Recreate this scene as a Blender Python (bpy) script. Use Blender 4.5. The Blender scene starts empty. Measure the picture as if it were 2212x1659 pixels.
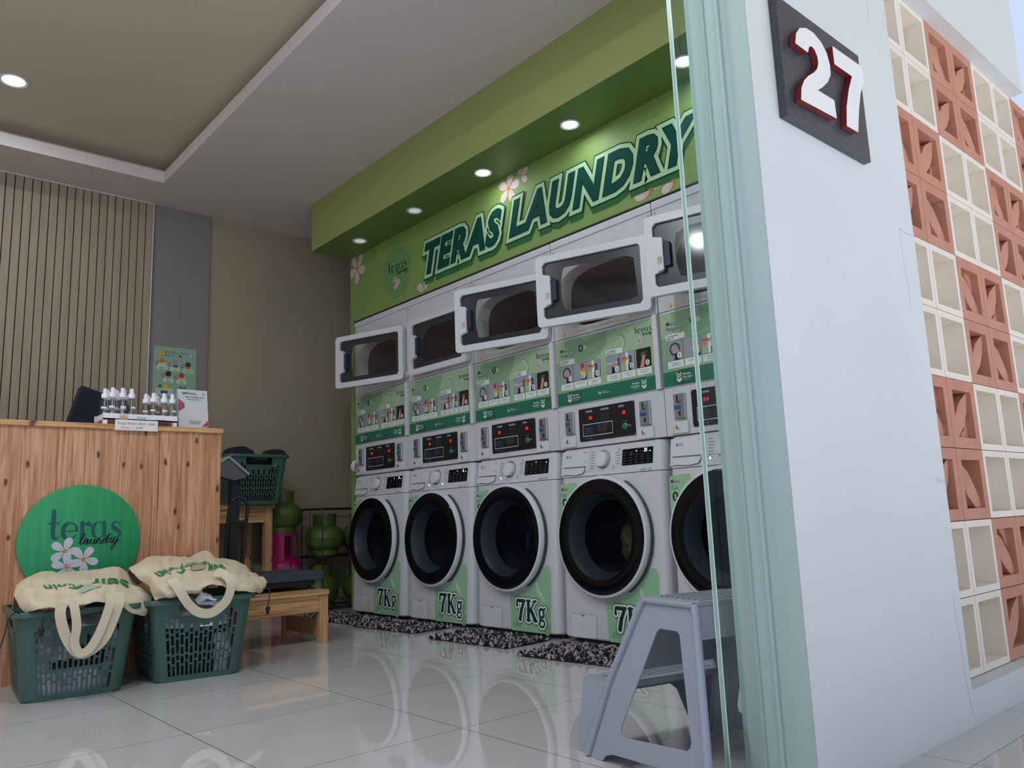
import bpy, bmesh, math, random
from math import sin, cos, pi, radians, sqrt
from mathutils import Vector, Matrix, noise
from mathutils.geometry import tessellate_polygon
S = bpy.context.scene
C = S.collection
random.seed(4)

# ------------------------------------------------------------------ camera
W_, H_ = 2212, 1659
cam = bpy.data.cameras.new('camera')
cam.sensor_width = 36.0
cam.lens = 36.0 * 1713.97 / W_
cam.clip_start = 0.02
co = bpy.data.objects.new('camera', cam)
C.objects.link(co)
yaw, pitch, roll = 0.7208, 0.1671, -0.0387
f = Vector((sin(yaw)*cos(pitch), cos(yaw)*cos(pitch), sin(pitch)))
r0 = Vector((cos(yaw), -sin(yaw), 0))
u0 = r0.cross(f)
r = cos(roll)*r0 + sin(roll)*u0
u = -sin(roll)*r0 + cos(roll)*u0
co.matrix_world = Matrix(((r.x, u.x, -f.x, -2.6667), (r.y, u.y, -f.y, 0.0), (r.z, u.z, -f.z, 0.5616), (0, 0, 0, 1)))
S.camera = co
S.view_settings.view_transform = 'Standard'
S.view_settings.look = 'None'
S.view_settings.gamma = 1.0
S.view_settings.exposure = 0.62
S.view_settings.use_curve_mapping = False

# ------------------------------------------------------------------ world
wd = bpy.data.worlds.new('overcast_daylight')
S.world = wd
wd.use_nodes = True
bg = wd.node_tree.nodes['Background']
bg.inputs[0].default_value = (0.60, 0.72, 0.98, 1)
bg.inputs[1].default_value = 0.66
# high sun over the street: it lights the paving, the added canopy keeps the facade in shade
sl = bpy.data.lights.new('sun', 'SUN')
sl.energy = 9.5
sl.angle = radians(1.0)
sl.color = (0.97, 0.97, 1.0)
so = bpy.data.objects.new('sun', sl)
C.objects.link(so)
so.rotation_euler = (radians(27), 0, radians(-14))

# ------------------------------------------------------------------ materials
def nmat(name, col, rough=0.6, metal=0.0, spec=0.5, noise_amt=0.0, nscale=6.0, bump=0.0, bscale=60.0, coat=0.0, emit=None, estr=0.0, col2=None, stretch=None):
    m = bpy.data.materials.new(name)
    m.use_nodes = True
    nt = m.node_tree
    p = nt.nodes['Principled BSDF']
    p.inputs['Roughness'].default_value = rough
    p.inputs['Metallic'].default_value = metal
    p.inputs['Specular IOR Level'].default_value = spec
    p.inputs['Coat Weight'].default_value = coat
    c4 = (col[0], col[1], col[2], 1)
    p.inputs['Base Color'].default_value = c4
    if noise_amt > 0 or bump > 0 or col2:
        tc = nt.nodes.new('ShaderNodeTexCoord')
        src = tc.outputs['Object']
        if stretch:
            mp = nt.nodes.new('ShaderNodeMapping')
            mp.inputs['Scale'].default_value = stretch
            nt.links.new(src, mp.inputs['Vector'])
            src = mp.outputs['Vector']
        if noise_amt > 0 or col2:
            n = nt.nodes.new('ShaderNodeTexNoise')
            n.inputs['Scale'].default_value = nscale
            n.inputs['Detail'].default_value = 5
            nt.links.new(src, n.inputs['Vector'])
            mx = nt.nodes.new('ShaderNodeMix')
            mx.data_type = 'RGBA'
            mx.inputs[6].default_value = c4
            if col2:
                mx.inputs[7].default_value = (col2[0], col2[1], col2[2], 1)
            else:
                k = 1 - noise_amt
                mx.inputs[7].default_value = (col[0]*k, col[1]*k, col[2]*k, 1)
            rp = nt.nodes.new('ShaderNodeValToRGB')
            rp.color_ramp.elements[0].position = 0.35
            rp.color_ramp.elements[1].position = 0.65
            nt.links.new(n.outputs['Fac'], rp.inputs['Fac'])
            nt.links.new(rp.outputs['Color'], mx.inputs[0])
            nt.links.new(mx.outputs[2], p.inputs['Base Color'])
        if bump > 0:
            n2 = nt.nodes.new('ShaderNodeTexNoise')
            n2.inputs['Scale'].default_value = bscale
            n2.inputs['Detail'].default_value = 4
            nt.links.new(src, n2.inputs['Vector'])
            b = nt.nodes.new('ShaderNodeBump')
            b.inputs['Strength'].default_value = bump
            b.inputs['Distance'].default_value = 0.01
            nt.links.new(n2.outputs['Fac'], b.inputs['Height'])
            nt.links.new(b.outputs['Normal'], p.inputs['Normal'])
    if emit:
        p.inputs['Emission Color'].default_value = (emit[0], emit[1], emit[2], 1)
        p.inputs['Emission Strength'].default_value = estr
    return m

def s2l(r, g, b):
    f_ = lambda c: (c/255/12.92) if c/255 <= 0.04045 else ((c/255+0.055)/1.055)**2.4
    return (f_(r), f_(g), f_(b))

def glassmat(name, tint, gloss=0.08, rough=0.02, facing=True):
    m = bpy.data.materials.new(name)
    m.use_nodes = True
    nt = m.node_tree
    nt.nodes.remove(nt.nodes['Principled BSDF'])
    out = nt.nodes['Material Output']
    t = nt.nodes.new('ShaderNodeBsdfTransparent')
    t.inputs[0].default_value = (*tint, 1)
    g = nt.nodes.new('ShaderNodeBsdfGlossy')
    g.inputs['Roughness'].default_value = rough
    mx = nt.nodes.new('ShaderNodeMixShader')
    fr = nt.nodes.new('ShaderNodeFresnel')
    fr.inputs['IOR'].default_value = 1.45
    mu = nt.nodes.new('ShaderNodeMath')
    mu.operation = 'ADD'
    mu.inputs[1].default_value = gloss
    nt.links.new(fr.outputs[0], mu.inputs[0])
    ge = nt.nodes.new('ShaderNodeNewGeometry')
    inv = nt.nodes.new('ShaderNodeMath')
    inv.operation = 'SUBTRACT'
    inv.inputs[0].default_value = 1.0
    nt.links.new(ge.outputs['Backfacing'], inv.inputs[1])
    ml = nt.nodes.new('ShaderNodeMath')
    ml.operation = 'MULTIPLY'
    nt.links.new(mu.outputs[0], ml.inputs[0])
    nt.links.new(inv.outputs[0], ml.inputs[1])
    nt.links.new(ml.outputs[0], mx.inputs[0])
    nt.links.new(t.outputs[0], mx.inputs[1])
    nt.links.new(g.outputs[0], mx.inputs[2])
    nt.links.new(mx.outputs[0], out.inputs['Surface'])
    return m

def pine(name, base, dark, axis='Z', rough=0.5, plank=0.13):
    """pine boards: grain runs along axis, joints between the planks, dark knots"""
    m = bpy.data.materials.new(name)
    m.use_nodes = True
    nt = m.node_tree
    N, Lk = nt.nodes, nt.links
    p = N['Principled BSDF']
    p.inputs['Roughness'].default_value = rough
    tc = N.new('ShaderNodeTexCoord')
    def mapped(sc):
        mp = N.new('ShaderNodeMapping')
        mp.inputs['Scale'].default_value = sc
        Lk.new(tc.outputs['Object'], mp.inputs['Vector'])
        return mp.outputs['Vector']
    a, l = 30.0, 1.6
    sc = {'Z': (a, a, l), 'X': (l, a, a), 'Y': (a, l, a)}[axis]
    n1 = N.new('ShaderNodeTexNoise')
    n1.inputs['Scale'].default_value = 2.2
    n1.inputs['Detail'].default_value = 6
    n1.inputs['Distortion'].default_value = 0.8
    Lk.new(mapped(sc), n1.inputs['Vector'])
    sc2 = {'Z': (7, 7, .5), 'X': (.5, 7, 7), 'Y': (7, .5, 7)}[axis]
    n2 = N.new('ShaderNodeTexNoise')
    n2.inputs['Scale'].default_value = 1.5
    n2.inputs['Detail'].default_value = 3
    Lk.new(mapped(sc2), n2.inputs['Vector'])
    r1 = N.new('ShaderNodeValToRGB')
    r1.color_ramp.elements[0].position = 0.40
    r1.color_ramp.elements[1].position = 0.62
    r1.color_ramp.elements[0].color = (*base, 1)
    r1.color_ramp.elements[1].color = (*dark, 1)
    Lk.new(n1.outputs['Fac'], r1.inputs['Fac'])
    n3 = N.new('ShaderNodeTexNoise')
    n3.inputs['Scale'].default_value = 1.0
    n3.inputs['Detail'].default_value = 2
    n3.inputs['Distortion'].default_value = 1.5
    Lk.new(mapped({'Z': (55, 55, 1.4), 'X': (1.4, 55, 55), 'Y': (55, 1.4, 55)}[axis]), n3.inputs['Vector'])
    r3 = N.new('ShaderNodeValToRGB')
    r3.color_ramp.elements[0].position = 0.56
    r3.color_ramp.elements[1].position = 0.64
    r3.color_ramp.elements[0].color = (1, 1, 1, 1)
    r3.color_ramp.elements[1].color = (0.66, 0.50, 0.38, 1)
    Lk.new(n3.outputs['Fac'], r3.inputs['Fac'])
    ml3 = N.new('ShaderNodeMix')
    ml3.data_type = 'RGBA'
    ml3.blend_type = 'MULTIPLY'
    ml3.inputs[0].default_value = 0.8
    Lk.new(r1.outputs['Color'], ml3.inputs[6])
    Lk.new(r3.outputs['Color'], ml3.inputs[7])
    mx = N.new('ShaderNodeMix')
    mx.data_type = 'RGBA'
    mx.blend_type = 'MULTIPLY'
    mx.inputs[0].default_value = 0.55
    Lk.new(ml3.outputs[2], mx.inputs[6])
    r2 = N.new('ShaderNodeValToRGB')
    r2.color_ramp.elements[0].position = 0.35
    r2.color_ramp.elements[1].position = 0.65
    r2.color_ramp.elements[0].color = (1, 1, 1, 1)
    r2.color_ramp.elements[1].color = (0.72, 0.66, 0.6, 1)
    Lk.new(n2.outputs['Fac'], r2.inputs['Fac'])
    Lk.new(r2.outputs['Color'], mx.inputs[7])
    # knots
    sk = {'Z': (5.2, 5.2, 2.3), 'X': (2.3, 5.2, 5.2), 'Y': (5.2, 2.3, 5.2)}[axis]
    v = N.new('ShaderNodeTexVoronoi')
    v.voronoi_dimensions = '2D'
    v.inputs['Scale'].default_value = 1.9
    v.inputs['Randomness'].default_value = 1.0
    nd = N.new('ShaderNodeTexNoise')
    nd.inputs['Scale'].default_value = 30
    Lk.new(tc.outputs['Object'], nd.inputs['Vector'])
    sp_ = N.new('ShaderNodeSeparateXYZ')
    Lk.new(mapped(sk), sp_.inputs[0])
    cb_ = N.new('ShaderNodeCombineXYZ')
    Lk.new(sp_.outputs[1 if axis == 'Y' else 0], cb_.inputs[0])
    Lk.new(sp_.outputs[2 if axis == 'Z' else (1 if axis == 'X' else 0)], cb_.inputs[1])
    ad = N.new('ShaderNodeMix')
    ad.data_type = 'VECTOR'
    ad.inputs[0].default_value = 0.06
    Lk.new(cb_.outputs[0], ad.inputs[4])
    Lk.new(nd.outputs['Color'], ad.inputs[5])
    Lk.new(ad.outputs[1], v.inputs['Vector'])
    rk = N.new('ShaderNodeValToRGB')
    rk.color_ramp.elements[0].position = 0.035
    rk.color_ramp.elements[1].position = 0.085
    rk.color_ramp.elements[0].color = (1, 1, 1, 1)
    rk.color_ramp.elements[1].color = (0, 0, 0, 1)
    Lk.new(v.outputs['Distance'], rk.inputs['Fac'])
    mk = N.new('ShaderNodeMix')
    mk.data_type = 'RGBA'
    mk.inputs[7].default_value = (0.10, 0.035, 0.018, 1)
    Lk.new(rk.outputs['Color'], mk.inputs[0])
    Lk.new(mx.outputs[2], mk.inputs[6])
    Lk.new(mk.outputs[2], p.inputs['Base Color'])
    return m

M = {}
M['white'] = nmat('white_enamel', s2l(208, 208, 210), 0.28, spec=0.5, noise_amt=0.03, nscale=3)
M['white2'] = nmat('white_plastic', s2l(214, 214, 217), 0.32)
M['seam'] = nmat('seam_dark', (0.03, 0.028, 0.03), 0.7)
M['blk'] = nmat('black_gloss', (0.004, 0.005, 0.007), 0.12, spec=0.22)
M['blkm'] = nmat('black_matt', (0.012, 0.012, 0.014), 0.6)
M['slate'] = nmat('slate_plastic', (0.035, 0.045, 0.055), 0.35)
M['funnel'] = nmat('door_funnel_grey', (0.030, 0.038, 0.050), 0.32)
M['drum'] = nmat('drum_metal', (0.16, 0.155, 0.16), 0.5, metal=0.3)
M['dryin'] = nmat('dryer_drum', (0.16, 0.125, 0.115), 0.5, metal=0.3)
M['bulk'] = nmat('dryer_bulkhead', s2l(214, 208, 200), 0.5, noise_amt=0.12, nscale=18)
M['chrome'] = nmat('chrome', (0.62, 0.64, 0.68), 0.2, metal=0.9)
M['steel'] = nmat('brushed_steel', (0.36, 0.38, 0.42), 0.38, metal=0.7)
M['steel2'] = nmat('dull_steel', (0.20, 0.20, 0.215), 0.4, metal=0.8)
M['blue'] = nmat('blue_insert', (0.02, 0.10, 0.30), 0.4)
M['navy'] = nmat('navy_recess', (0.012, 0.02, 0.045), 0.5)
M['led'] = nmat('red_led', (0.3, 0.0, 0.0), 0.5, emit=(1.0, 0.03, 0.02), estr=1.1)
M['ledoff'] = nmat('led_window', (0.03, 0.008, 0.01), 0.3)
M['ledb'] = nmat('blue_white_led', (0.3, 0.3, 0.5), 0.5, emit=(0.62, 0.62, 1.0), estr=1.6)
M['btn'] = nmat('green_button', (0.0, 0.22, 0.09), 0.35)
M['redtxt'] = nmat('red_print', (0.40, 0.02, 0.03), 0.5)
M['ptxt'] = nmat('pale_print', s2l(190, 192, 200), 0.5)
M['gtxt'] = nmat('grey_print', s2l(110, 112, 120), 0.5)
M['st_light'] = nmat('sticker_light_green', s2l(160, 188, 150), 0.35)
M['st_mid'] = nmat('sticker_mid_green', s2l(132, 168, 130), 0.35)
M['st_pale'] = nmat('sticker_pale_green', s2l(190, 215, 180), 0.35)
M['st_band'] = nmat('sticker_band_green', s2l(34, 112, 84), 0.35)
M['st_band2'] = nmat('sticker_band_green_deep', s2l(28, 98, 74), 0.35)
M['st_dark'] = nmat('sticker_dark_green', s2l(18, 66, 54), 0.4)
M['st_white'] = nmat('sticker_white', s2l(222, 228, 222), 0.4)
M['st_black'] = nmat('sticker_black', (0.012, 0.012, 0.015), 0.3)
M['st_grey'] = nmat('sticker_grey', s2l(150, 155, 165), 0.4)
M['st_skin'] = nmat('sticker_skin', s2l(205, 140, 110), 0.5)
M['st_yel'] = nmat('sticker_yellow', s2l(222, 190, 60), 0.5)
M['st_red'] = nmat('sticker_red', s2l(170, 60, 55), 0.5)
M['st_pink'] = nmat('petal_pink', s2l(208, 186, 178), 0.5)
M['st_or'] = nmat('petal_orange', s2l(205, 120, 60), 0.5)
M['st_blue'] = nmat('poster_blue', s2l(30, 90, 160), 0.5)
M['washer_st'] = nmat('washer_sticker_green', s2l(150, 196, 155), 0.3)
M['lime'] = nmat('wall_lime', s2l(128, 156, 80), 0.6, noise_amt=0.05, nscale=2)
M['lime2'] = nmat('soffit_lime', s2l(152, 162, 94), 0.7, noise_amt=0.04, nscale=2)
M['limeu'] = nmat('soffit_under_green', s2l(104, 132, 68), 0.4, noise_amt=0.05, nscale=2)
M['let_in'] = nmat('letter_dark_green', s2l(12, 70, 58), 0.75, spec=0.15)
M['let_mid'] = nmat('letter_pale_green', s2l(172, 204, 160), 0.75, spec=0.15)
M['let_out'] = nmat('letter_outline', s2l(14, 62, 50), 0.75, spec=0.15)
M['let_side'] = nmat('letter_drop', s2l(62, 116, 66), 0.75, spec=0.15)
M['let_sh'] = nmat('letter_drop_deep', s2l(40, 98, 62), 0.45)
M['logo_disc'] = nmat('wall_logo_green', s2l(104, 146, 88), 0.5)
M['ceil'] = nmat('ceiling_paint', s2l(214, 206, 202), 0.85, noise_amt=0.02, nscale=1.5)
M['ceil2'] = nmat('ceiling_cream', s2l(206, 194, 172), 0.8, noise_amt=0.03, nscale=1.5)
M['beige'] = nmat('beige_wall', s2l(168, 154, 130), 0.8, noise_amt=0.08, nscale=1.2, bump=0.05, bscale=90)
M['greyw'] = nmat('grey_wall', s2l(140, 132, 130), 0.8, noise_amt=0.05, nscale=2)
M['slat'] = nmat('slat_wood', s2l(172, 152, 130), 0.6, col2=s2l(158, 140, 120), nscale=3, stretch=(9, 9, .7))
M['gap'] = nmat('slat_gap', s2l(40, 26, 24), 0.8)
M['pine'] = pine('pine_boards', s2l(218, 166, 126), s2l(190, 132, 92), 'Z')
M['pinex'] = pine('pine_rail', s2l(226, 180, 126), s2l(200, 144, 92), 'X')
M['pinez'] = pine('pine_leg', s2l(220, 178, 128), s2l(196, 146, 96), 'Z')
M['pinet'] = pine('pine_top', s2l(214, 178, 130), s2l(188, 142, 92), 'X')
M['bask'] = nmat('basket_green_plastic', s2l(60, 96, 84), 0.42, noise_amt=0.05)
M['bask_d'] = nmat('basket_dark_inner', s2l(22, 44, 44), 0.5)
M['canvas'] = nmat('cream_canvas', s2l(214, 198, 170), 0.9, noise_amt=0.05, nscale=14, bump=0.12, bscale=450)
M['canvas_in'] = nmat('canvas_patch', s2l(186, 160, 138), 0.9)
M['canvas_gr'] = nmat('canvas_window', s2l(170, 180, 160), 0.7)
M['ink'] = nmat('green_ink', s2l(20, 128, 84), 0.7)
M['cord'] = nmat('black_cord', (0.01, 0.01, 0.013), 0.6)
M['sign'] = nmat('sign_green_board', s2l(44, 156, 98), 0.6, col2=s2l(34, 142, 88), nscale=4, stretch=(14, 14, 1))
M['sign_let'] = nmat('sign_teal', s2l(14, 84, 82), 0.6)
M['sign_blk'] = nmat('sign_black_script', s2l(24, 40, 48), 0.5)
M['petal'] = nmat('petal_white', s2l(196, 196, 206), 0.6)
M['petal_o'] = nmat('petal_line', s2l(206, 146, 88), 0.6)
M['aqua'] = nmat('jamb_aqua_paint', s2l(168, 188, 184), 0.6, noise_amt=0.03, nscale=2, bump=0.05, bscale=25)
M['plaster'] = nmat('white_plaster', s2l(214, 216, 212), 0.75, noise_amt=0.045, nscale=2.2, bump=0.16, bscale=18)
M['crack'] = nmat('hairline_crack', s2l(120, 118, 112), 0.9)
M['bwhite'] = nmat('cream_block', s2l(234, 224, 208), 0.85, col2=s2l(228, 214, 194), nscale=3.5, bump=0.12, bscale=40)
M['bterra'] = nmat('terracotta_block', s2l(200, 144, 118), 0.85, col2=s2l(186, 126, 100), nscale=5, bump=0.2, bscale=70)
M['mortar'] = nmat('mortar', s2l(150, 130, 112), 0.9)
M['stone'] = nmat('plaque_granite', s2l(74, 72, 78), 0.35, noise_amt=0.4, nscale=120)
M['numw'] = nmat('numeral_face', s2l(236, 232, 226), 0.5, noise_amt=0.03, nscale=12)
M['numr'] = nmat('numeral_side_red', s2l(128, 42, 44), 0.45)
M['stool'] = nmat('grey_plastic', s2l(152, 156, 168), 0.42, noise_amt=0.02)
M['gedge'] = nmat('glass_cut_edge', s2l(214, 232, 222), 0.25)
M['acry2'] = nmat('frosted_plastic', s2l(190, 190, 196), 0.3)
M['gcore'] = nmat('glass_edge_core', s2l(150, 182, 168), 0.2)
M['glass'] = glassmat('clear_glass', (0.93, 0.965, 0.95), 0.0)
M['dryglass'] = glassmat('dryer_door_glass', (0.86, 0.86, 0.88), 0.02, 0.08)
M['dtint'] = nmat('door_window_border', (0.030, 0.031, 0.036), 0.22, spec=0.5)
M['washglass'] = glassmat('washer_door_glass', (0.45, 0.47, 0.52), 0.015, 0.05)
M['bottle'] = glassmat('clear_bottle', (0.93, 0.94, 0.96), 0.06, 0.08)
M['bottlep'] = glassmat('tinted_bottle', (0.88, 0.80, 0.80), 0.06, 0.08)
M['acry'] = glassmat('acrylic', (0.96, 0.97, 0.98), 0.0, 0.03)
M['capw'] = nmat('bottle_cap_white', s2l(236, 232, 238), 0.4)
M['paper'] = nmat('paper', s2l(232, 226, 222), 0.8)
M['magenta'] = nmat('card_magenta', s2l(196, 84, 120), 0.6)
M['postg'] = nmat('poster_green', s2l(146, 178, 154), 0.6)
M['gas_g'] = nmat('cylinder_green', s2l(90, 112, 44), 0.42, col2=s2l(72, 92, 38), nscale=9)
M['gas_o'] = nmat('cylinder_olive', s2l(120, 132, 34), 0.45, col2=s2l(86, 90, 30), nscale=9)
M['gas_p'] = nmat('cylinder_pink', s2l(176, 16, 92), 0.4)
M['wire'] = nmat('black_wire', (0.012, 0.012, 0.014), 0.4)
M['scale_d'] = nmat('scale_black_paint', (0.018, 0.02, 0.026), 0.5)
M['scale_t'] = nmat('scale_slate', s2l(58, 66, 82), 0.5)
M['dark'] = nmat('dark_cloth', (0.012, 0.012, 0.016), 0.9)
M['denim'] = nmat('navy_fabric', s2l(30, 36, 52), 0.9)
M['laund'] = nmat('mixed_laundry', s2l(222, 220, 228), 0.85, col2=s2l(70, 70, 92), nscale=16)
M['laund2'] = nmat('pale_laundry', s2l(214, 214, 232), 0.85, noise_amt=0.1, nscale=20)
M['laund3'] = nmat('pink_laundry', s2l(214, 96, 134), 0.85)
M['laund4'] = nmat('olive_spotted_cloth', s2l(160, 160, 106), 0.9, col2=s2l(84, 88, 60), nscale=30)
M['laund5d'] = nmat('dim_blue_clothes', s2l(70, 92, 124), 0.9, noise_amt=.5, nscale=20)
M['laund5'] = nmat('blue_laundry', s2l(54, 92, 168), 0.85)
M['concrete'] = nmat('outside_paving', s2l(168, 171, 176), 0.9, noise_amt=0.08, nscale=1.5)
M['led_lamp'] = nmat('lamp_disc', (0.9, 0.93, 1.0), 0.4, emit=(0.86, 0.93, 1.0), estr=14.0)
M['lamp_off'] = nmat('lamp_disc_dim', s2l(226, 226, 230), 0.4, emit=(0.86, 0.93, 1.0), estr=0.25)
M['lamp_ring'] = nmat('lamp_ring', s2l(206, 208, 216), 0.35)

# polished floor tiles with thin grout lines
def tile_mat():
    m = bpy.data.materials.new('polished_floor_tiles')
    m.use_nodes = True
    nt = m.node_tree
    N, Lk = nt.nodes, nt.links
    p = N['Principled BSDF']
    p.inputs['Roughness'].default_value = 0.03
    p.inputs['IOR'].default_value = 1.75
    tc = N.new('ShaderNodeTexCoord')
    sep = N.new('ShaderNodeSeparateXYZ')
    Lk.new(tc.outputs['Object'], sep.inputs[0])
    def line(out, off, pitch, half):
        a = N.new('ShaderNodeMath'); a.operation = 'SUBTRACT'; a.inputs[1].default_value = off
        Lk.new(out, a.inputs[0])
        b = N.new('ShaderNodeMath'); b.operation = 'DIVIDE'; b.inputs[1].default_value = pitch
        Lk.new(a.outputs[0], b.inputs[0])
        c = N.new('ShaderNodeMath'); c.operation = 'ADD'; c.inputs[1].default_value = 0.5
        Lk.new(b.outputs[0], c.inputs[0])
        d = N.new('ShaderNodeMath'); d.operation = 'FRACT'
        Lk.new(c.outputs[0], d.inputs[0])
        e = N.new('ShaderNodeMath'); e.operation = 'SUBTRACT'; e.inputs[1].default_value = 0.5
        Lk.new(d.outputs[0], e.inputs[0])
        g = N.new('ShaderNodeMath'); g.operation = 'ABSOLUTE'
        Lk.new(e.outputs[0], g.inputs[0])
        h = N.new('ShaderNodeMath'); h.operation = 'LESS_THAN'; h.inputs[1].default_value = half/pitch
        Lk.new(g.outputs[0], h.inputs[0])
        return h.outputs[0]
    lx = line(sep.outputs[0], -1.282, 0.545, 0.0014)
    ly = line(sep.outputs[1], 1.838, 0.551, 0.0012)
    mxm = N.new('ShaderNodeMath'); mxm.operation = 'MAXIMUM'
    Lk.new(lx, mxm.inputs[0]); Lk.new(ly, mxm.inputs[1])
    n = N.new('ShaderNodeTexNoise'); n.inputs['Scale'].default_value = 3.0; n.inputs['Detail'].default_value = 6
    Lk.new(tc.outputs['Object'], n.inputs['Vector'])
    mx = N.new('ShaderNodeMix'); mx.data_type = 'RGBA'
    mx.inputs[6].default_value = (*s2l(202, 199, 197), 1)
    mx.inputs[7].default_value = (*s2l(194, 190, 187), 1)
    Lk.new(n.outputs['Fac'], mx.inputs[0])
    m2 = N.new('ShaderNodeMix'); m2.data_type = 'RGBA'
    m2.inputs[7].default_value = (*s2l(96, 88, 82), 1)
    Lk.new(mxm.outputs[0], m2.inputs[0]); Lk.new(mx.outputs[2], m2.inputs[6])
    Lk.new(m2.outputs[2], p.inputs['Base Color'])
    return m
M['tile'] = tile_mat()

# ------------------------------------------------------------------ mesh helpers
class MB:
    def __init__(s):
        s.v = []; s.f = []; s.m = []; s.mats = []
    def mi(s, mat):
        mat = M[mat] if isinstance(mat, str) else mat
        if mat not in s.mats: s.mats.append(mat)
        return s.mats.index(mat)
    def add(s, vs, fs, mat):
        k = len(s.v); i = s.mi(mat)
        s.v.extend([tuple(p) for p in vs])
        for f_ in fs:
            s.f.append(tuple(q+k for q in f_)); s.m.append(i)
        return s
    def box(s, a, b, mat, fn=None):
        x0, y0, z0 = a; x1, y1, z1 = b
        vs = [(x0,y0,z0),(x1,y0,z0),(x1,y1,z0),(x0,y1,z0),(x0,y0,z1),(x1,y0,z1),(x1,y1,z1),(x0,y1,z1)]
        if fn: vs = [fn(*p) for p in vs]
        return s.add(vs, [(0,3,2,1),(4,5,6,7),(0,1,5,4),(1,2,6,5),(2,3,7,6),(3,0,4,7)], mat)
    def loft(s, rings, mat, caps=True, closed=True):
        n = len(rings[0]); vs = [p for rg in rings for p in rg]; fs = []
        for i in range(len(rings)-1):
            for j in range(n if closed else n-1):
                k = (j+1) % n
                fs.append((i*n+j, i*n+k, (i+1)*n+k, (i+1)*n+j))
        if caps and closed:
            fs.append(tuple(range(n-1, -1, -1))); fs.append(tuple((len(rings)-1)*n+j for j in range(n)))
        return s.add(vs, fs, mat)
    def lathe(s, prof, mat, c=(0,0,0), n=24, fn=None, a0=0, a1=2*pi):
        full = abs(a1-a0-2*pi) < 1e-6
        k = n if full else n+1
        rings = []
        for (rr, zz) in prof:
            rg = []
            for j in range(k):
                a = a0+(a1-a0)*j/n
                p = (rr*cos(a), rr*sin(a), zz)
                p = fn(*p) if fn else (p[0]+c[0], p[1]+c[1], p[2]+c[2])
                rg.append(p)
            rings.append(rg)
        return s.loft(rings, mat, caps=False, closed=full)
    def tube(s, pts, rad, mat, n=8, closed=False, flat=1.0, up=(0,0,1)):
        pts = [Vector(p) for p in pts]; rings = []
        N = len(pts)
        for i, p in enumerate(pts):
            if closed: t = pts[(i+1) % N]-pts[i-1]
            else: t = pts[min(i+1, N-1)]-pts[max(i-1, 0)]
            t.normalize()
            a = Vector(up)
            if abs(t.dot(a)) > 0.95: a = Vector((1, 0, 0))
            b = t.cross(a).normalized(); c_ = b.cross(t)
            rr = rad[i] if isinstance(rad, (list, tuple)) else rad
            rings.append([p+b*rr*cos(2*pi*j/n)+c_*rr*flat*sin(2*pi*j/n) for j in range(n)])
        if closed:
            rings.append(rings[0])
            return s.loft(rings, mat, caps=False)
        return s.loft(rings, mat)
    def prism(s, poly, fn, d0, d1, mat, side=None, holes=()):
        """poly: 2D outline (with optional holes), fn(u,v,d)->xyz"""
        loops = [poly]+list(holes)
        flat = [p for l in loops for p in l]
        tri = tessellate_polygon([[Vector((p[0], p[1], 0)) for p in l] for l in loops])
        n = len(flat)
        vs = [fn(p[0], p[1], d0) for p in flat]+[fn(p[0], p[1], d1) for p in flat]
        s.add(vs, [tuple(t) for t in tri]+[tuple(q+n for q in t[::-1]) for t in tri], mat)
        fs = []; k = 0
        for l in loops:
            m_ = len(l)
            for j in range(m_):
                fs.append((k+j, k+(j+1) % m_, n+k+(j+1) % m_, n+k+j))
            k += m_
        return s.add(vs, fs, side or mat)

def mk(name, mb, parent=None, smooth=False, bevel=0.0, segs=2, recalc=True, loc=None):
    me = bpy.data.meshes.new(name)
    me.from_pydata([tuple(p) for p in mb.v], [], mb.f)
    for m in mb.mats: me.materials.append(m)
    me.polygons.foreach_set('material_index', mb.m)
    if recalc:
        bm = bmesh.new(); bm.from_mesh(me)
        bmesh.ops.remove_doubles(bm, verts=bm.verts, dist=1e-6)
        bmesh.ops.recalc_face_normals(bm, faces=bm.faces)
        bm.to_mesh(me); bm.free()
    if smooth:
        me.polygons.foreach_set('use_smooth', [True]*len(me.polygons))
        me.set_sharp_from_angle(angle=radians(38))
    o = bpy.data.objects.new(name, me)
    C.objects.link(o)
    if parent: o.parent = parent
    if loc: o.location = loc
    if bevel:
        b = o.modifiers.new('bevel', 'BEVEL'); b.width = bevel; b.segments = segs; b.limit_method = 'ANGLE'; b.angle_limit = radians(40)
    return o

def tag(o, label=None, cat=None, group=None, kind=None):
    if label: o['label'] = label
    if cat: o['category'] = cat
    if group: o['group'] = group
    if kind: o['kind'] = kind
    return o
def thing(name, label, cat, loc=(0,0,0), rz=0, group=None):
    o = bpy.data.objects.new(name, None); C.objects.link(o)
    o.empty_display_size = 0.1
    o.location = loc; o.rotation_euler = (0, 0, rz)
    return tag(o, label, cat, group)
def struct(name, mb, **k):
    o = mk(name, mb, **k); o['kind'] = 'structure'; return o
def dup(root, loc=None, rz=None, label=None):
    r_ = root.copy(); C.objects.link(r_)
    if loc: r_.location = loc
    if rz is not None: r_.rotation_euler = (0, 0, rz)
    if label: r_['label'] = label
    for ch in list(root.children):
        c_ = ch.copy(); C.objects.link(c_); c_.parent = r_
        for g in list(ch.children):
            d = g.copy(); C.objects.link(d); d.parent = c_
    return r_

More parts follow.
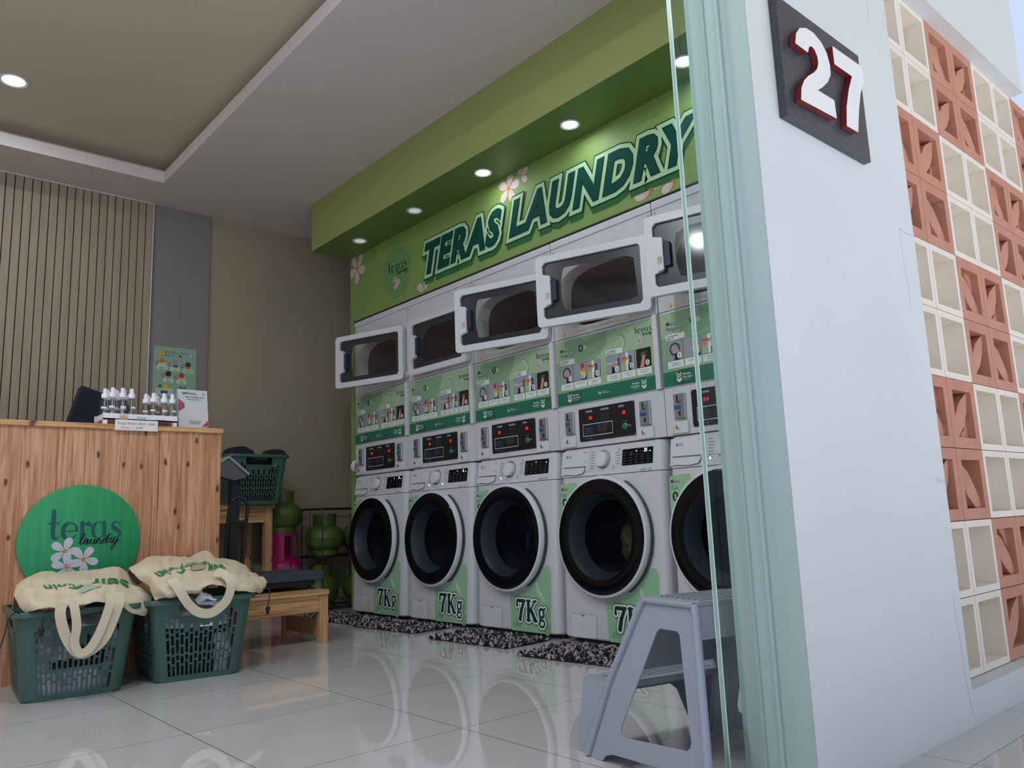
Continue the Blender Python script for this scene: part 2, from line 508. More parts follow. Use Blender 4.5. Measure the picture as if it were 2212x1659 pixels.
# ------------------------------------------------------------------ 2D printing helper
_tc = {}
def text_geo(st, bold=0.0, shear=0.0, sp=1.0, res=3):
    key = (st, bold, shear, sp, res)
    if key in _tc: return _tc[key]
    cu = bpy.data.curves.new('t', 'FONT')
    cu.body = st; cu.offset = bold; cu.shear = shear; cu.space_character = sp
    cu.resolution_u = res; cu.size = 1.0; cu.fill_mode = 'FRONT'
    ob = bpy.data.objects.new('t', cu)
    me = bpy.data.meshes.new_from_object(ob)
    vs = [(v.co.x, v.co.y) for v in me.vertices]
    fs = [tuple(p.vertices) for p in me.polygons]
    bpy.data.objects.remove(ob); bpy.data.curves.remove(cu); bpy.data.meshes.remove(me)
    _tc[key] = (vs, fs)
    return vs, fs

_cc = {}
def comps(vs, fs):
    """number of the separate letter each vertex belongs to"""
    key = id(vs)
    if key in _cc: return _cc[key]
    par = list(range(len(vs)))
    def fd(a):
        while par[a] != a: par[a] = par[par[a]]; a = par[a]
        return a
    for f_ in fs:
        for q in f_[1:]: par[fd(q)] = fd(f_[0])
    roots = {}
    cnt = {}
    for q in range(len(vs)): cnt.setdefault(fd(q), []).append(vs[q][0])
    for i, rt in enumerate(sorted(cnt, key=lambda k_: min(cnt[k_]))): roots[rt] = i
    _cc[key] = [roots[fd(q)] for q in range(len(vs))]
    return _cc[key]

class Dec:
    """flat printed layers; fn(u, v, offset) gives the place on the real surface"""
    STEP = 0.0004
    def __init__(s, fn, base=0.0006):
        s.mb = MB(); s.fn = fn; s.base = base; s.k = 0
    def o(s, layer):
        s.k += 1
        return s.base+s.STEP*layer+0.00005*(s.k % 7)
    def poly(s, pts, mat, layer=0, holes=()):
        loops = [pts]+list(holes)
        flat = [p for l in loops for p in l]
        tri = tessellate_polygon([[Vector((p[0], p[1], 0)) for p in l] for l in loops])
        o_ = s.o(layer); s.mb.add([s.fn(p[0], p[1], o_) for p in flat], [tuple(t) for t in tri], mat)
    def rect(s, u0, v0, u1, v1, mat, layer=0):
        o_ = s.o(layer); s.mb.add([s.fn(*p, o_) for p in ((u0,v0),(u1,v0),(u1,v1),(u0,v1))], [(0,1,2,3)], mat)
    def rrect(s, u0, v0, u1, v1, r_, mat, layer=0):
        s.poly(rr2(u0, v0, u1, v1, r_), mat, layer)
    def ell(s, cu, cv, ru, rv, mat, layer=0, n=28, a0=0, a1=2*pi):
        pts = [(cu+ru*cos(a0+(a1-a0)*i/n), cv+rv*sin(a0+(a1-a0)*i/n)) for i in range(n if a1-a0 > 6.28 else n+1)]
        s.poly(pts, mat, layer)
    def text(s, st, u_, v_, h, mat, layer=0, bold=0.0, shear=0.0, sp=1.0, align='L', wmul=1.0, rot=0.0, width=None):
        vs, fs = text_geo(st, bold, shear, sp)
        if not vs: return
        x0 = min(p[0] for p in vs); x1 = max(p[0] for p in vs)
        k = h/0.70
        if width: wmul = width/((x1-x0)*k)
        off = {'L': -x0, 'C': -(x0+x1)/2, 'R': -x1}[align]
        c_, s_ = cos(rot), sin(rot)
        out = []
        cp = comps(vs, fs)
        o_ = s.o(layer)
        for q, (x, y) in enumerate(vs):
            a = (x+off)*k*wmul; b = y*k
            out.append(s.fn(u_+a*c_-b*s_, v_+a*s_+b*c_, o_+.00006*(cp[q] % 3)))
        s.mb.add(out, fs, mat)
    def stroke(s, pts, w, mat, layer=0, cap=True, extra=0.0):
        n = len(pts)
        ws = [(w[i] if isinstance(w, (list, tuple)) else w)+extra for i in range(n)]
        L_, R_ = [], []
        for i in range(n):
            a = pts[max(i-1, 0)]; b = pts[min(i+1, n-1)]
            dx, dy = b[0]-a[0], b[1]-a[1]; l = sqrt(dx*dx+dy*dy) or 1
            nx, ny = -dy/l*ws[i]/2, dx/l*ws[i]/2
            L_.append((pts[i][0]+nx, pts[i][1]+ny)); R_.append((pts[i][0]-nx, pts[i][1]-ny))
        o_ = s.o(layer); vs = [s.fn(*p, o_) for p in L_+R_]
        s.mb.add(vs, [(i, n+i, n+i+1, i+1) for i in range(n-1)], mat)
        if cap:
            for i in (range(n) if extra > 0 else (0, n-1)):
                m_ = 8
                o_ = s.o(layer); s.mb.add([s.fn(pts[i][0]+ws[i]/2*cos(2*pi*j/m_), pts[i][1]+ws[i]/2*sin(2*pi*j/m_), o_) for j in range(m_)], [tuple(range(m_))], mat)
    def glyphs(s, strokes, u_, v_, k, mat, layer=0, extra=0.0, rot=0.0, kx=None, cap=False):
        kx = kx or k; c_, s_ = cos(rot), sin(rot)
        for pts, w in strokes:
            P = [(u_+(x*kx)*c_-(y*k)*s_, v_+(x*kx)*s_+(y*k)*c_) for (x, y) in pts]
            ws = [q*k for q in w] if isinstance(w, (list, tuple)) else w*k
            s.stroke(P, ws, mat, layer, cap=cap or extra > 0, extra=extra)
    def flower(s, cu, cv, R_, mat, line, layer=0, rot=0.3, n=5, mask=None):
        for i in range(n):
            if mask and i not in mask: continue
            a = rot+2*pi*i/n
            pts = []
            for j in range(14):
                t = 2*pi*j/14
                px = 0.56+0.46*cos(t); py = 0.27*sin(t)*(1+0.35*cos(t))
                pts.append((cu+R_*(px*cos(a)-py*sin(a)), cv+R_*(px*sin(a)+py*cos(a))))
            s.poly(pts, mat, layer+(i % 2))
        if line:
            for i in range(n*2):
                if mask and (i//2) not in mask: continue
                a = rot+pi*i/n+0.1
                l = R_*(0.48 if i % 2 == 0 else 0.34)
                s.stroke([(cu, cv), (cu+l*cos(a), cv+l*sin(a))], R_*0.03, line, layer+2, cap=False)
    def build(s, name, parent=None):
        return mk(name, s.mb, parent, recalc=False)

def rr2(u0, v0, u1, v1, r_, n=5):
    pts = []
    for cx, cy, a in ((u1-r_, v1-r_, 0), (u0+r_, v1-r_, 90), (u0+r_, v0+r_, 180), (u1-r_, v0+r_, 270)):
        for i in range(n+1):
            t = radians(a+90*i/n)
            pts.append((cx+r_*cos(t), cy+r_*sin(t)))
    return pts
def arc(cx, cy, rx, ry, a0, a1, n=14):
    return [(cx+rx*cos(radians(a0+(a1-a0)*i/n)), cy+ry*sin(radians(a0+(a1-a0)*i/n))) for i in range(n+1)]
def wv(n, a, b, c_=None):
    out = []
    for i in range(n+1):
        t = i/n
        out.append(a+(b-a)*sin(pi*t) if c_ is None else (a*(1-t)**2+2*b*t*(1-t)+c_*t*t))
    return out

# serif "teras" in strokes, x-height 1, total width about 4.7
G_TERAS = [
    ([(.34, 1.72), (.33, 1.0), (.32, .35), (.40, .10), (.56, .04), (.72, .16)], [.25, .25, .25, .22, .10, .05]),
    ([(.02, 1.0), (.72, 1.0)], .07),
    (arc(1.38, .5, .44, .5, 0, 330, 22), [.24 if 120 < 330*i/22 < 240 else (.16 if 90 < 330*i/22 < 280 or 330*i/22 < 40 else .08) for i in range(23)]),
    ([(.98, .5), (1.80, .5)], .06),
    ([(2.16, 1.0), (2.16, .0)], .24), ([(1.98, 1.0), (2.16, 1.0)], .06), ([(1.94, .02), (2.40, .02)], .06),
    ([(2.24, .72), (2.40, .95), (2.55, .98)], [.06, .09, .12]), ([(2.50, .88), (2.64, .84)], .22),
    (arc(3.22, .5, .38, .5, 0, 360, 24), [.22 if 130 < 15*i < 230 else (.20 if 15*i < 45 or 15*i > 315 else .07) for i in range(25)]),
    ([(3.58, 1.0), (3.60, .12), (3.74, .03), (3.86, .04)], [.18, .22, .12, .06]),
    ([(4.62, .74), (4.60, .90), (4.38, .99), (4.18, .94), (4.10, .76), (4.24, .58), (4.46, .46), (4.64, .28), (4.56, .08), (4.34, .0), (4.12, .06), (4.06, .26)],
     [.07, .07, .07, .12, .20, .24, .24, .20, .12, .07, .06, .06]),
]
def _cr(pts, n=4):
    out = []
    for i in range(len(pts)-1):
        p0 = pts[max(i-1, 0)]; p1 = pts[i]; p2 = pts[i+1]; p3 = pts[min(i+2, len(pts)-1)]
        for j in range(n):
            t = j/n
            out.append(tuple(0.5*((2*p1[k])+(-p0[k]+p2[k])*t+(2*p0[k]-5*p1[k]+4*p2[k]-p3[k])*t*t+(-p0[k]+3*p1[k]-3*p2[k]+p3[k])*t**3) for k in range(len(p1))))
    out.append(tuple(pts[-1]))
    return out
_scr = [(0,.3),(.5,1.5),(.6,2.1),(.4,2.2),(.2,1.2),(.2,.2),(.5,0),(.9,.5),(1.5,.95),(1.1,.9),(.9,.4),(1.1,0),(1.5,.4),(1.6,.9),(1.5,.2),(1.8,0),(2.1,.6),(2.15,1),(2.1,.3),(2.4,0),(2.8,.5),(2.85,1),(2.8,.2),(3.0,0),(3.3,.6),(3.35,1),(3.3,0),(3.4,.7),(3.8,1),(3.9,.6),(3.85,.1),(4.1,0),(4.5,.6),(5.0,.9),(4.6,.9),(4.4,.3),(4.7,0),(5.1,.6),(5.4,2.1),(5.2,.3),(5.4,0),(5.7,.6),(5.8,1.1),(5.9,.8),(6.2,.95),(6.1,.2),(6.3,0),(6.6,.6),(6.65,1),(6.6,.3),(6.9,.05),(7.2,.5),(7.3,1),(7.1,-.6),(6.7,-1.3),(6.4,-1),(6.8,-.3),(7.6,.6)]
G_LAUNDRY = [([(x+.22*y, y) for x, y in _cr(_scr, 3)], .22)]
# slab serif 7Kg, cap height 1
G_7KG = [
    ([(.08, .72), (.08, .94), (.62, .94)], .17), ([(.60, .92), (.40, .5), (.30, .06)], [.16, .2, .22]),
    ([(.92, .95), (.92, .05)], .2), ([(.80, .96), (1.06, .96)], .08), ([(.80, .04), (1.06, .04)], .08),
    ([(1.38, .95), (.98, .42)], .09), ([(1.10, .55), (1.42, .05)], .2), ([(1.28, .96), (1.50, .96)], .08), ([(1.30, .04), (1.54, .04)], .08),
    (arc(1.86, .42, .16, .20, 0, 360, 14), .12), ([(1.98, .58), (2.12, .64)], .09),
    ([(1.76, .24), (1.72, .12), (2.0, .08), (2.08, -.04), (1.98, -.2), (1.78, -.2), (1.68, -.08), (1.78, .06)], .11),
]

# ================================================================== SETTING
ZC = 2.7024          # main ceiling height
YB = 5.296           # back wall
YF = 0.847           # outer face of the front wall
# floor
mb = MB(); mb.box((-4.6, 0.25, -0.08), (1.6, YB+.1, 0), 'tile'); struct('floor', mb)
mb = MB(); mb.box((-14, -9, -0.12), (14, 0.25, -0.02), 'concrete'); struct('floor_outside', mb)
# back wall with grey band
mb = MB()
mb.box((-4.6, YB, 0), (1.0, YB+.12, 3.0), 'beige')
mb.box((-1.131, YB-.02, 0), (-0.753, YB, ZC), 'greyw')
struct('wall_back', mb)
# slat cladding on the back wall
mb = MB()
mb.box((-4.55, YB-.022, 0), (-1.135, YB, ZC-.004), 'gap')
x = -1.138
while x > -4.5:
    mb.box((x-.0405, YB-.036, 0.0), (x, YB-.020, ZC-.006), 'slat')
    x -= 0.0463
mb.box((-4.55, YB-.040, ZC-.008), (-1.131, YB-.0, ZC-.001), 'white2')
mb.box((-1.137, YB-.040, 0), (-1.131, YB, ZC-.004), 'white2')
struct('trim_1', mb)
mb = MB(); mb.box((-4.72, 2.7, 0), (-4.6, YB+.12, 3.0), 'beige'); mb.box((-4.72, YF, 2.7), (-4.6, 2.7, 3.0), 'beige'); struct('wall_left', mb)  # unseen wall, front part left open to let more daylight in
mb = MB(); mb.box((0.86, YF+.17, 0), (0.96, YB, 3.0), 'beige'); struct('wall_far_right', mb)
# main ceiling with a sunken tray (opening x<-1.187, y<4.897)
mb = MB()
T0, T1 = ZC, 2.777
mb.box((-1.187, 0.9, T0), (0.9, YB, T1), 'ceil')
mb.box((-4.6, 4.897, T0), (-1.187, YB, T1), 'ceil')
mb.box((-4.6, 0.9, T0), (-4.2, 4.897, T1), 'ceil')
mb.box((-4.2, 0.9, T0), (-1.187, 1.4, T1), 'ceil')
struct('ceiling', mb)
mb = MB()
mb.box((-4.6, 0.9, 2.845), (0.9, YB, 2.95), 'ceil2')
mb.box((-1.06, 0.9, T1), (-1.02, YB, 2.845), 'ceil2')
mb.box((-4.6, 5.03, T1), (-1.02, 5.07, 2.845), 'ceil2')
struct('ceiling_tray', mb)
# green bulkhead along the machines, with its downlights in the underside
mb = MB()
mb.box((-0.292, 0.96, 2.372), (0.10, 4.683, ZC), 'lime2')
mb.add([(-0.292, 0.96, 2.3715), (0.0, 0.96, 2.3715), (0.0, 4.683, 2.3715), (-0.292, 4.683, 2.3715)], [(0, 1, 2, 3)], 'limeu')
struct('ceiling_bulkhead', mb)
mb = MB()
mb.box((0.0, 0.96, 1.915), (0.05, 4.683, 2.372), 'lime')
mb.box((0.0, 4.634, 0.0), (0.05, 4.683, 1.915), 'lime')
mb.box((-0.002, 1.0, 1.908), (0.05, 4.640, 1.9155), 'seam')
mb.box((0.05, 4.634, 0.0), (0.86, 4.683, 2.6), 'beige')
struct('wall_right', mb)
# small green socket plate on the edge of the green wall
# front wall: pillar, lintel and apron round the block screen
mb = MB()
XP, XR, XE = -1.184, -0.405, 0.885
mb.box((XP, YF, -0.05), (XR, 1.007, 3.5), 'plaster')
mb.box((XR, YF, 2.175), (XE, 1.007, 3.5), 'plaster')
mb.box((XR, YF, -0.05), (1.5, 1.007, 0.085), 'plaster')
mb.box((XR, 1.0, 0.085), (1.5, 1.06, 2.175), 'plaster')
mb.add([(XP-.0006, YF+.001, -0.05), (XP-.0006, 1.007, -0.05), (XP-.0006, 1.007, 3.5), (XP-.0006, YF+.001, 3.5)], [(0, 1, 2, 3)], 'aqua')
# corner bead of the jamb, groove of the door track
mb.box((XP-.004, 0.955, 0), (XP, 0.962, 2.7), 'aqua')
mb.box((XP-.006, 0.915, 0), (XP, 0.9225, 2.7), 'aqua')
# hairline cracks in the render
def crack(pts, w=.0009):
    d = Dec(lambda a, b, o_: (a, YF-o_, b), base=.0002); d.stroke(pts, w, 'crack', cap=False)
    k = len(mb.v); mb.add(d.mb.v, d.mb.f, 'crack')
crack([(-.395-.10, 1.30), (-.40-.07, 1.292), (-.425, 1.296), (-.406, 1.293)])
crack([(-.495, 1.30), (-.497, 1.24), (-.490, 1.17), (-.486, 1.08)], .0007)
crack([(-.475, .62), (-.460, .615), (-.450, .622), (-.437, .612), (-.425, .616), (-.407, .607)])
crack([(-.53, 2.20), (-.532, 2.05), (-.525, 1.97), (-.53, 1.9)], .0007)
crack([(-.452, .32), (-.446, .25), (-.44, .2), (-.436, .12), (-.42, .03), (-.41, .01), (-.40, .02)], .0007)
struct('wall_front', mb)
mb = MB(); mb.box((-4.72, YF, 2.7), (XP, 1.007, 3.5), 'plaster'); struct('wall_front_header', mb)
mb = MB(); mb.box((-4.72, YF, 3.5), (XE, YB+.12, 3.6), 'plaster'); struct('ceiling_roof', mb)
mb = MB(); mb.box((-9, -1.9, 3.25), (5, YF-.002, 3.4), 'beige'); struct('ceiling_added_canopy', mb)  # unseen canopy added over the street front to shade the facade

# fixed glass panel
t = thing('glass_panel', 'narrow clear frameless glass panel standing beside the pale aqua door jamb', 'glass panel', (-1.256, 1.0, 0))
mb = MB(); mb.box((0.0008, -.0055, 0.0), (0.0705, .0055, 2.69), 'glass'); mk('pane', mb, t)
mb = MB(); mb.box((-0.0006, -.0056, 0.0), (0.0006, -.0040, 2.69), 'gedge'); mb.box((-0.0006, .0042, 0.0), (0.0006, .0056, 2.69), 'gedge'); mb.box((-0.0002, -.0040, 0.0), (0.0006, .0042, 2.69), 'gcore')
mk('cut_edge', mb, t)['label'] = 'bright cut edge of the glass'

# ------------------------------------------------------------------ house number
t = thing('house_number_plaque', 'dark granite plaque with raised white numerals 27 on the white pillar', 'house number', (-0.878, YF, 1.584))
mb = MB(); mb.box((-.205, -.020, -.151), (.205, -.0005, .151), 'stone'); mk('plate', mb, t, bevel=.002)
def pf(a, b, d): return (a+.878-.878, -d, b)
n2 = [(-1.093,1.585),(-1.038,1.583),(-1.030,1.600),(-1.018,1.607),(-1.004,1.603),(-.995,1.590),(-.993,1.574),(-1.002,1.556),(-1.020,1.540),(-1.048,1.522),(-1.070,1.503),(-1.086,1.480),(-1.094,1.448),(-.931,1.455),(-.933,1.501),(-1.010,1.500),(-.985,1.516),(-.955,1.540),(-.937,1.565),(-.935,1.590),(-.945,1.618),(-.965,1.636),(-1.000,1.648),(-1.035,1.646),(-1.065,1.634),(-1.085,1.612)]
n7 = [(-.911,1.649),(-.765,1.651),(-.757,1.632),(-.759,1.608),(-.785,1.570),(-.805,1.520),(-.825,1.453),(-.883,1.452),(-.872,1.505),(-.850,1.556),(-.823,1.602),(-.911,1.602)]
for nm, pts in (('numeral', n2), ('numeral', n7)):
    mb = MB(); mb.prism([((a+2.6667)*1.0305-2.6667+.878, (b-.5616)*1.0305+.5616-1.584) for a, b in pts], lambda a, b, d: (a, -d, b), .037, .0215, 'numw', side='numr')
    mk(nm, mb, t)

# ------------------------------------------------------------------ breeze block screen
scr = thing('breeze_block_screen', 'checkerboard screen of cream and terracotta ventilation blocks beside the white pillar', 'block screen', (-.383, .895, .087))
PW, PH = .2095, .2088
def frame_block(mb, mat, rim, depth):
    a, b = .0012, PW-.0012; z0, z1 = .0012, PH-.0012
    mb.prism([(a, z0), (b, z0), (b, z1), (a, z1)], lambda x_, z_, d: (x_, d, z_), 0, depth, mat, holes=[[(a+rim, z0+rim), (b-rim, z0+rim), (b-rim, z1-rim), (a+rim, z1-rim)]])
wb = MB(); frame_block(wb, 'bwhite', .019, .10)
wb.box((.015, .085, .015), (PW-.015, .099, PH-.015), 'bwhite')
tb = []
for var in range(4):
    q = MB(); frame_block(q, 'bterra', .032, .10)
    q.box((.030, .088, .030), (PW-.030, .099, PH-.030), 'bterra')
    fx = (lambda a: a) if var in (0, 3) else (lambda a: PW-a)
    # curved leaf rib across the opening and a chamfered quarter piece
    leaf = [(.028, .028), (.075, .035), (.125, .070), (.160, .115), (.181, .181), (.150, .165), (.105, .140), (.062, .095), (.036, .060)]
    q.prism([(fx(a), b) for a, b in leaf], lambda x_, z_, d: (x_, d, z_), .012, .09, 'bterra')
    quart = [(.110, .028), (.181, .028), (.181, .100), (.160, .085), (.150, .060), (.125, .048)] if var % 2 else [(.028, .110), (.050, .125), (.062, .150), (.085, .162), (.100, .181), (.028, .181)]
    q.prism([(fx(a), b) for a, b in quart], lambda x_, z_, d: (x_, d, z_), .022, .09, 'bterra')
    tb.append(q)
wproto = None; tproto = [None]*4
for i in range(9):
    for j in range(10):
        g = (i//2+j//2) % 2
        if g == 0:
            if wproto is None: wproto = o = mk('cream_block', wb, scr)
            else: o = wproto.copy(); C.objects.link(o)
        else:
            k = (i % 2)+2*(j % 2)
            if tproto[k] is None: tproto[k] = o = mk('terracotta_block', tb[k], scr)
            else: o = tproto[k].copy(); C.objects.link(o)
        o.parent = scr; o.location = (i*PW, 0, j*PH)
        o['label'] = 'cream hollow block' if g == 0 else 'terracotta block with leaf pattern'
mb = MB(); mb.box((0, .098, 0), (9*PW, .1045, 10*PH), 'mortar'); mk('mortar_bed', mb, scr)

# wire end poking out of the screen
mb = MB(); mb.tube([(-.055, .893, 1.49), (-.048, .885, 1.475), (-.05, .878, 1.455), (-.066, .874, 1.435)], .0015, 'steel', n=5)
tag(mk('wire_stub', mb), 'thin bent wire end poking from a terracotta block near the pillar', 'wire')

# ------------------------------------------------------------------ lights
def downlight(loc, on, rad, label, group, up=True):
    t = thing('downlight', label, 'ceiling light', loc, 0, group)
    mb = MB(); mb.lathe([(rad*1.0, .0), (rad*1.32, .0), (rad*1.34, -.004), (rad*1.25, -.007), (rad*1.0, -.004), (rad*.97, .0)], 'lamp_ring', n=28)
    mk('ring', mb, t, smooth=True)
    mb = MB(); mb.lathe([(0.0001, -.003), (rad*.6, -.0032), (rad*1.0, -.002)], 'led_lamp' if on else 'lamp_off', n=28)
    mk('lamp_disc', mb, t, smooth=True)
    if on:
        al = bpy.data.lights.new('downlight_beam', 'AREA')
        al.shape = 'DISK'; al.size = rad*1.8; al.energy = on; al.color = (0.86, 0.93, 1.0)
        ao = bpy.data.objects.new('downlight_beam', al); C.objects.link(ao); ao.location = (0, 0, -.012); ao.parent = t
for k, (yy, on) in enumerate(((4.317, 0), (3.689, 0), (3.045, .35), (2.396, .35), (1.739, .35))):
    lab = ['unlit round downlight in the green bulkhead nearest the back wall', 'unlit round downlight in the green bulkhead above the logo end of the lettering', 'lit downlight in the green bulkhead, first lit one from the back',
           'lit downlight in the green bulkhead, middle of the lit three', 'lit downlight in the green bulkhead seen through the glass panel'][k]
    downlight((-.138, yy, 2.371), on, .036, lab, 'downlights in the green bulkhead')
downlight((-2.08, 4.405, 2.8445), 2.6, .052, 'bright round downlight in the cream sunken ceiling at top left', None)

for k, (a, b, e_) in enumerate(((-3.4, 4.4, 3), (-3.4, 3.1, 5), (-1.85, 1.85, 9), (-2.75, 1.85, 9), (-3.7, 1.85, 9))):  # unseen lamps added in the tray to brighten the interior
    downlight((a, b, 2.8445), e_, .052, 'added round fill light in the cream sunken ceiling, out of view', 'added fill lights in the ceiling tray')

# ================================================================== WALL LETTERING
def wallfn(a, b, o_): return (-o_, a, b)      # a = world y, mirrored below
def wl(uu, b, o_): return (-o_-.0004, -uu, b) # uu = -y so text reads from the back to the front
d = Dec(wl)
Wd = 1.985; u_l = -3.775
sh = .30
def big(st, uu, vv, h, width, mat, layer, bold, du=0, dv=0):
    d.text(st, uu+du, vv+dv, h, mat, layer, bold=bold, shear=sh, sp=1.08, width=width)
base = text_geo('TERAS LAUNDRY', .035, sh, 1.12)
bx0 = min(p[0] for p in base[0]); bx1 = max(p[0] for p in base[0]); kk = .165/.70; wm = Wd/((bx1-bx0)*kk)
def lay(bold, mat, layer, du=0.0, dv=0.0):
    vs, fs = text_geo('TERAS LAUNDRY', bold, sh, 1.12)
    cp = comps(vs, fs); o_ = .0012*layer+.0006
    for n_, f_ in enumerate(fs):
        d.mb.add([d.fn(u_l+(vs[q][0]-bx0)*kk*wm+du, 2.030+vs[q][1]*kk*1.06+dv, o_+.00008*(cp[q] % 10)+.00002*(n_ % 4)) for q in f_], [tuple(range(len(f_)))], mat)
for q in range(5):
    lay(.135, 'let_side', q, .000, -.034+.006*q)
lay(.162, 'let_out', 5)
lay(.136, 'let_mid', 6)
lay(.055, 'let_out', 7)
lay(.040, 'let_in', 8)
for q in range(3): pass
tag(d.build('wall_lettering'), 'large slanted dark green capital lettering on the green wall above the dryers', 'lettering')
# logo roundel
d = Dec(wl)
d.ell(-4.098, 2.13, .150, .172, 'logo_disc', 0, n=40)
d.glyphs(G_TERAS, -4.20, 2.135, .043, 'let_in', 1, kx=.046)
d.glyphs(G_LAUNDRY, -4.10, 2.108, .016, 'let_in', 2, kx=.016)
for a, b in ((-4.115, 2.075), (-4.085, 2.055), (-4.11, 2.035)): d.flower(a, b, .026, 'st_pink', 'st_or', 3, rot=a*9)
tag(d.build('wall_logo'), 'round shaded logo with thin script at the back end of the green wall', 'logo')
fl = [(-4.59, 2.28, .105, .9, None, 'pink blossom print at the back edge of the green wall beside the beige wall'),
      (-3.80, 1.925, .085, 1.2, (0, 1, 2), 'half pink blossom print rising behind the second dryer top'),
      (-3.00, 2.300, .085, 2.6, None, 'pink blossom print above the letter L of the wall lettering'),
      (-2.90, 2.335, .060, .5, (0, 1, 4), 'smaller pink blossom print just right of the one above the letter L'),
      (-2.055, 1.955, .095, .6, (0, 1, 2), 'pink blossom print below the letters R and Y of the wall lettering'),
      (-1.93, 1.955, .075, 1.0, (0, 1, 2), 'pink blossom print nearest the glass panel below the lettering')]
for a, b, R_, ro, mask, lab in fl:
    d = Dec(wl, base=.0002)
    d.flower(max(a, -4.683+.0), b, R_, 'st_pink', 'st_or', 0, rot=ro, mask=mask)
    # keep the petals on the wall
    for k, p in enumerate(d.mb.v):
        d.mb.v[k] = (p[0], min(p[1], 4.682), min(max(p[2], 1.917), 2.371))
    tag(d.build('blossom_print'), lab, 'flower print', 'blossom prints on the green wall')

# ================================================================== MACHINES
Y0 = 2.0673
ordn = {1: 'first', 2: 'second', 3: 'third', 4: 'fourth', 5: 'fifth'}
def dW(z):
    return .045-(z-.03)/(.735-.03)*.025 if z < .735 else .020-(z-.735)/(.868-.735)*.020
def wf(uu, z, o_): return (-(dW(z)+o_), .32-uu, z)

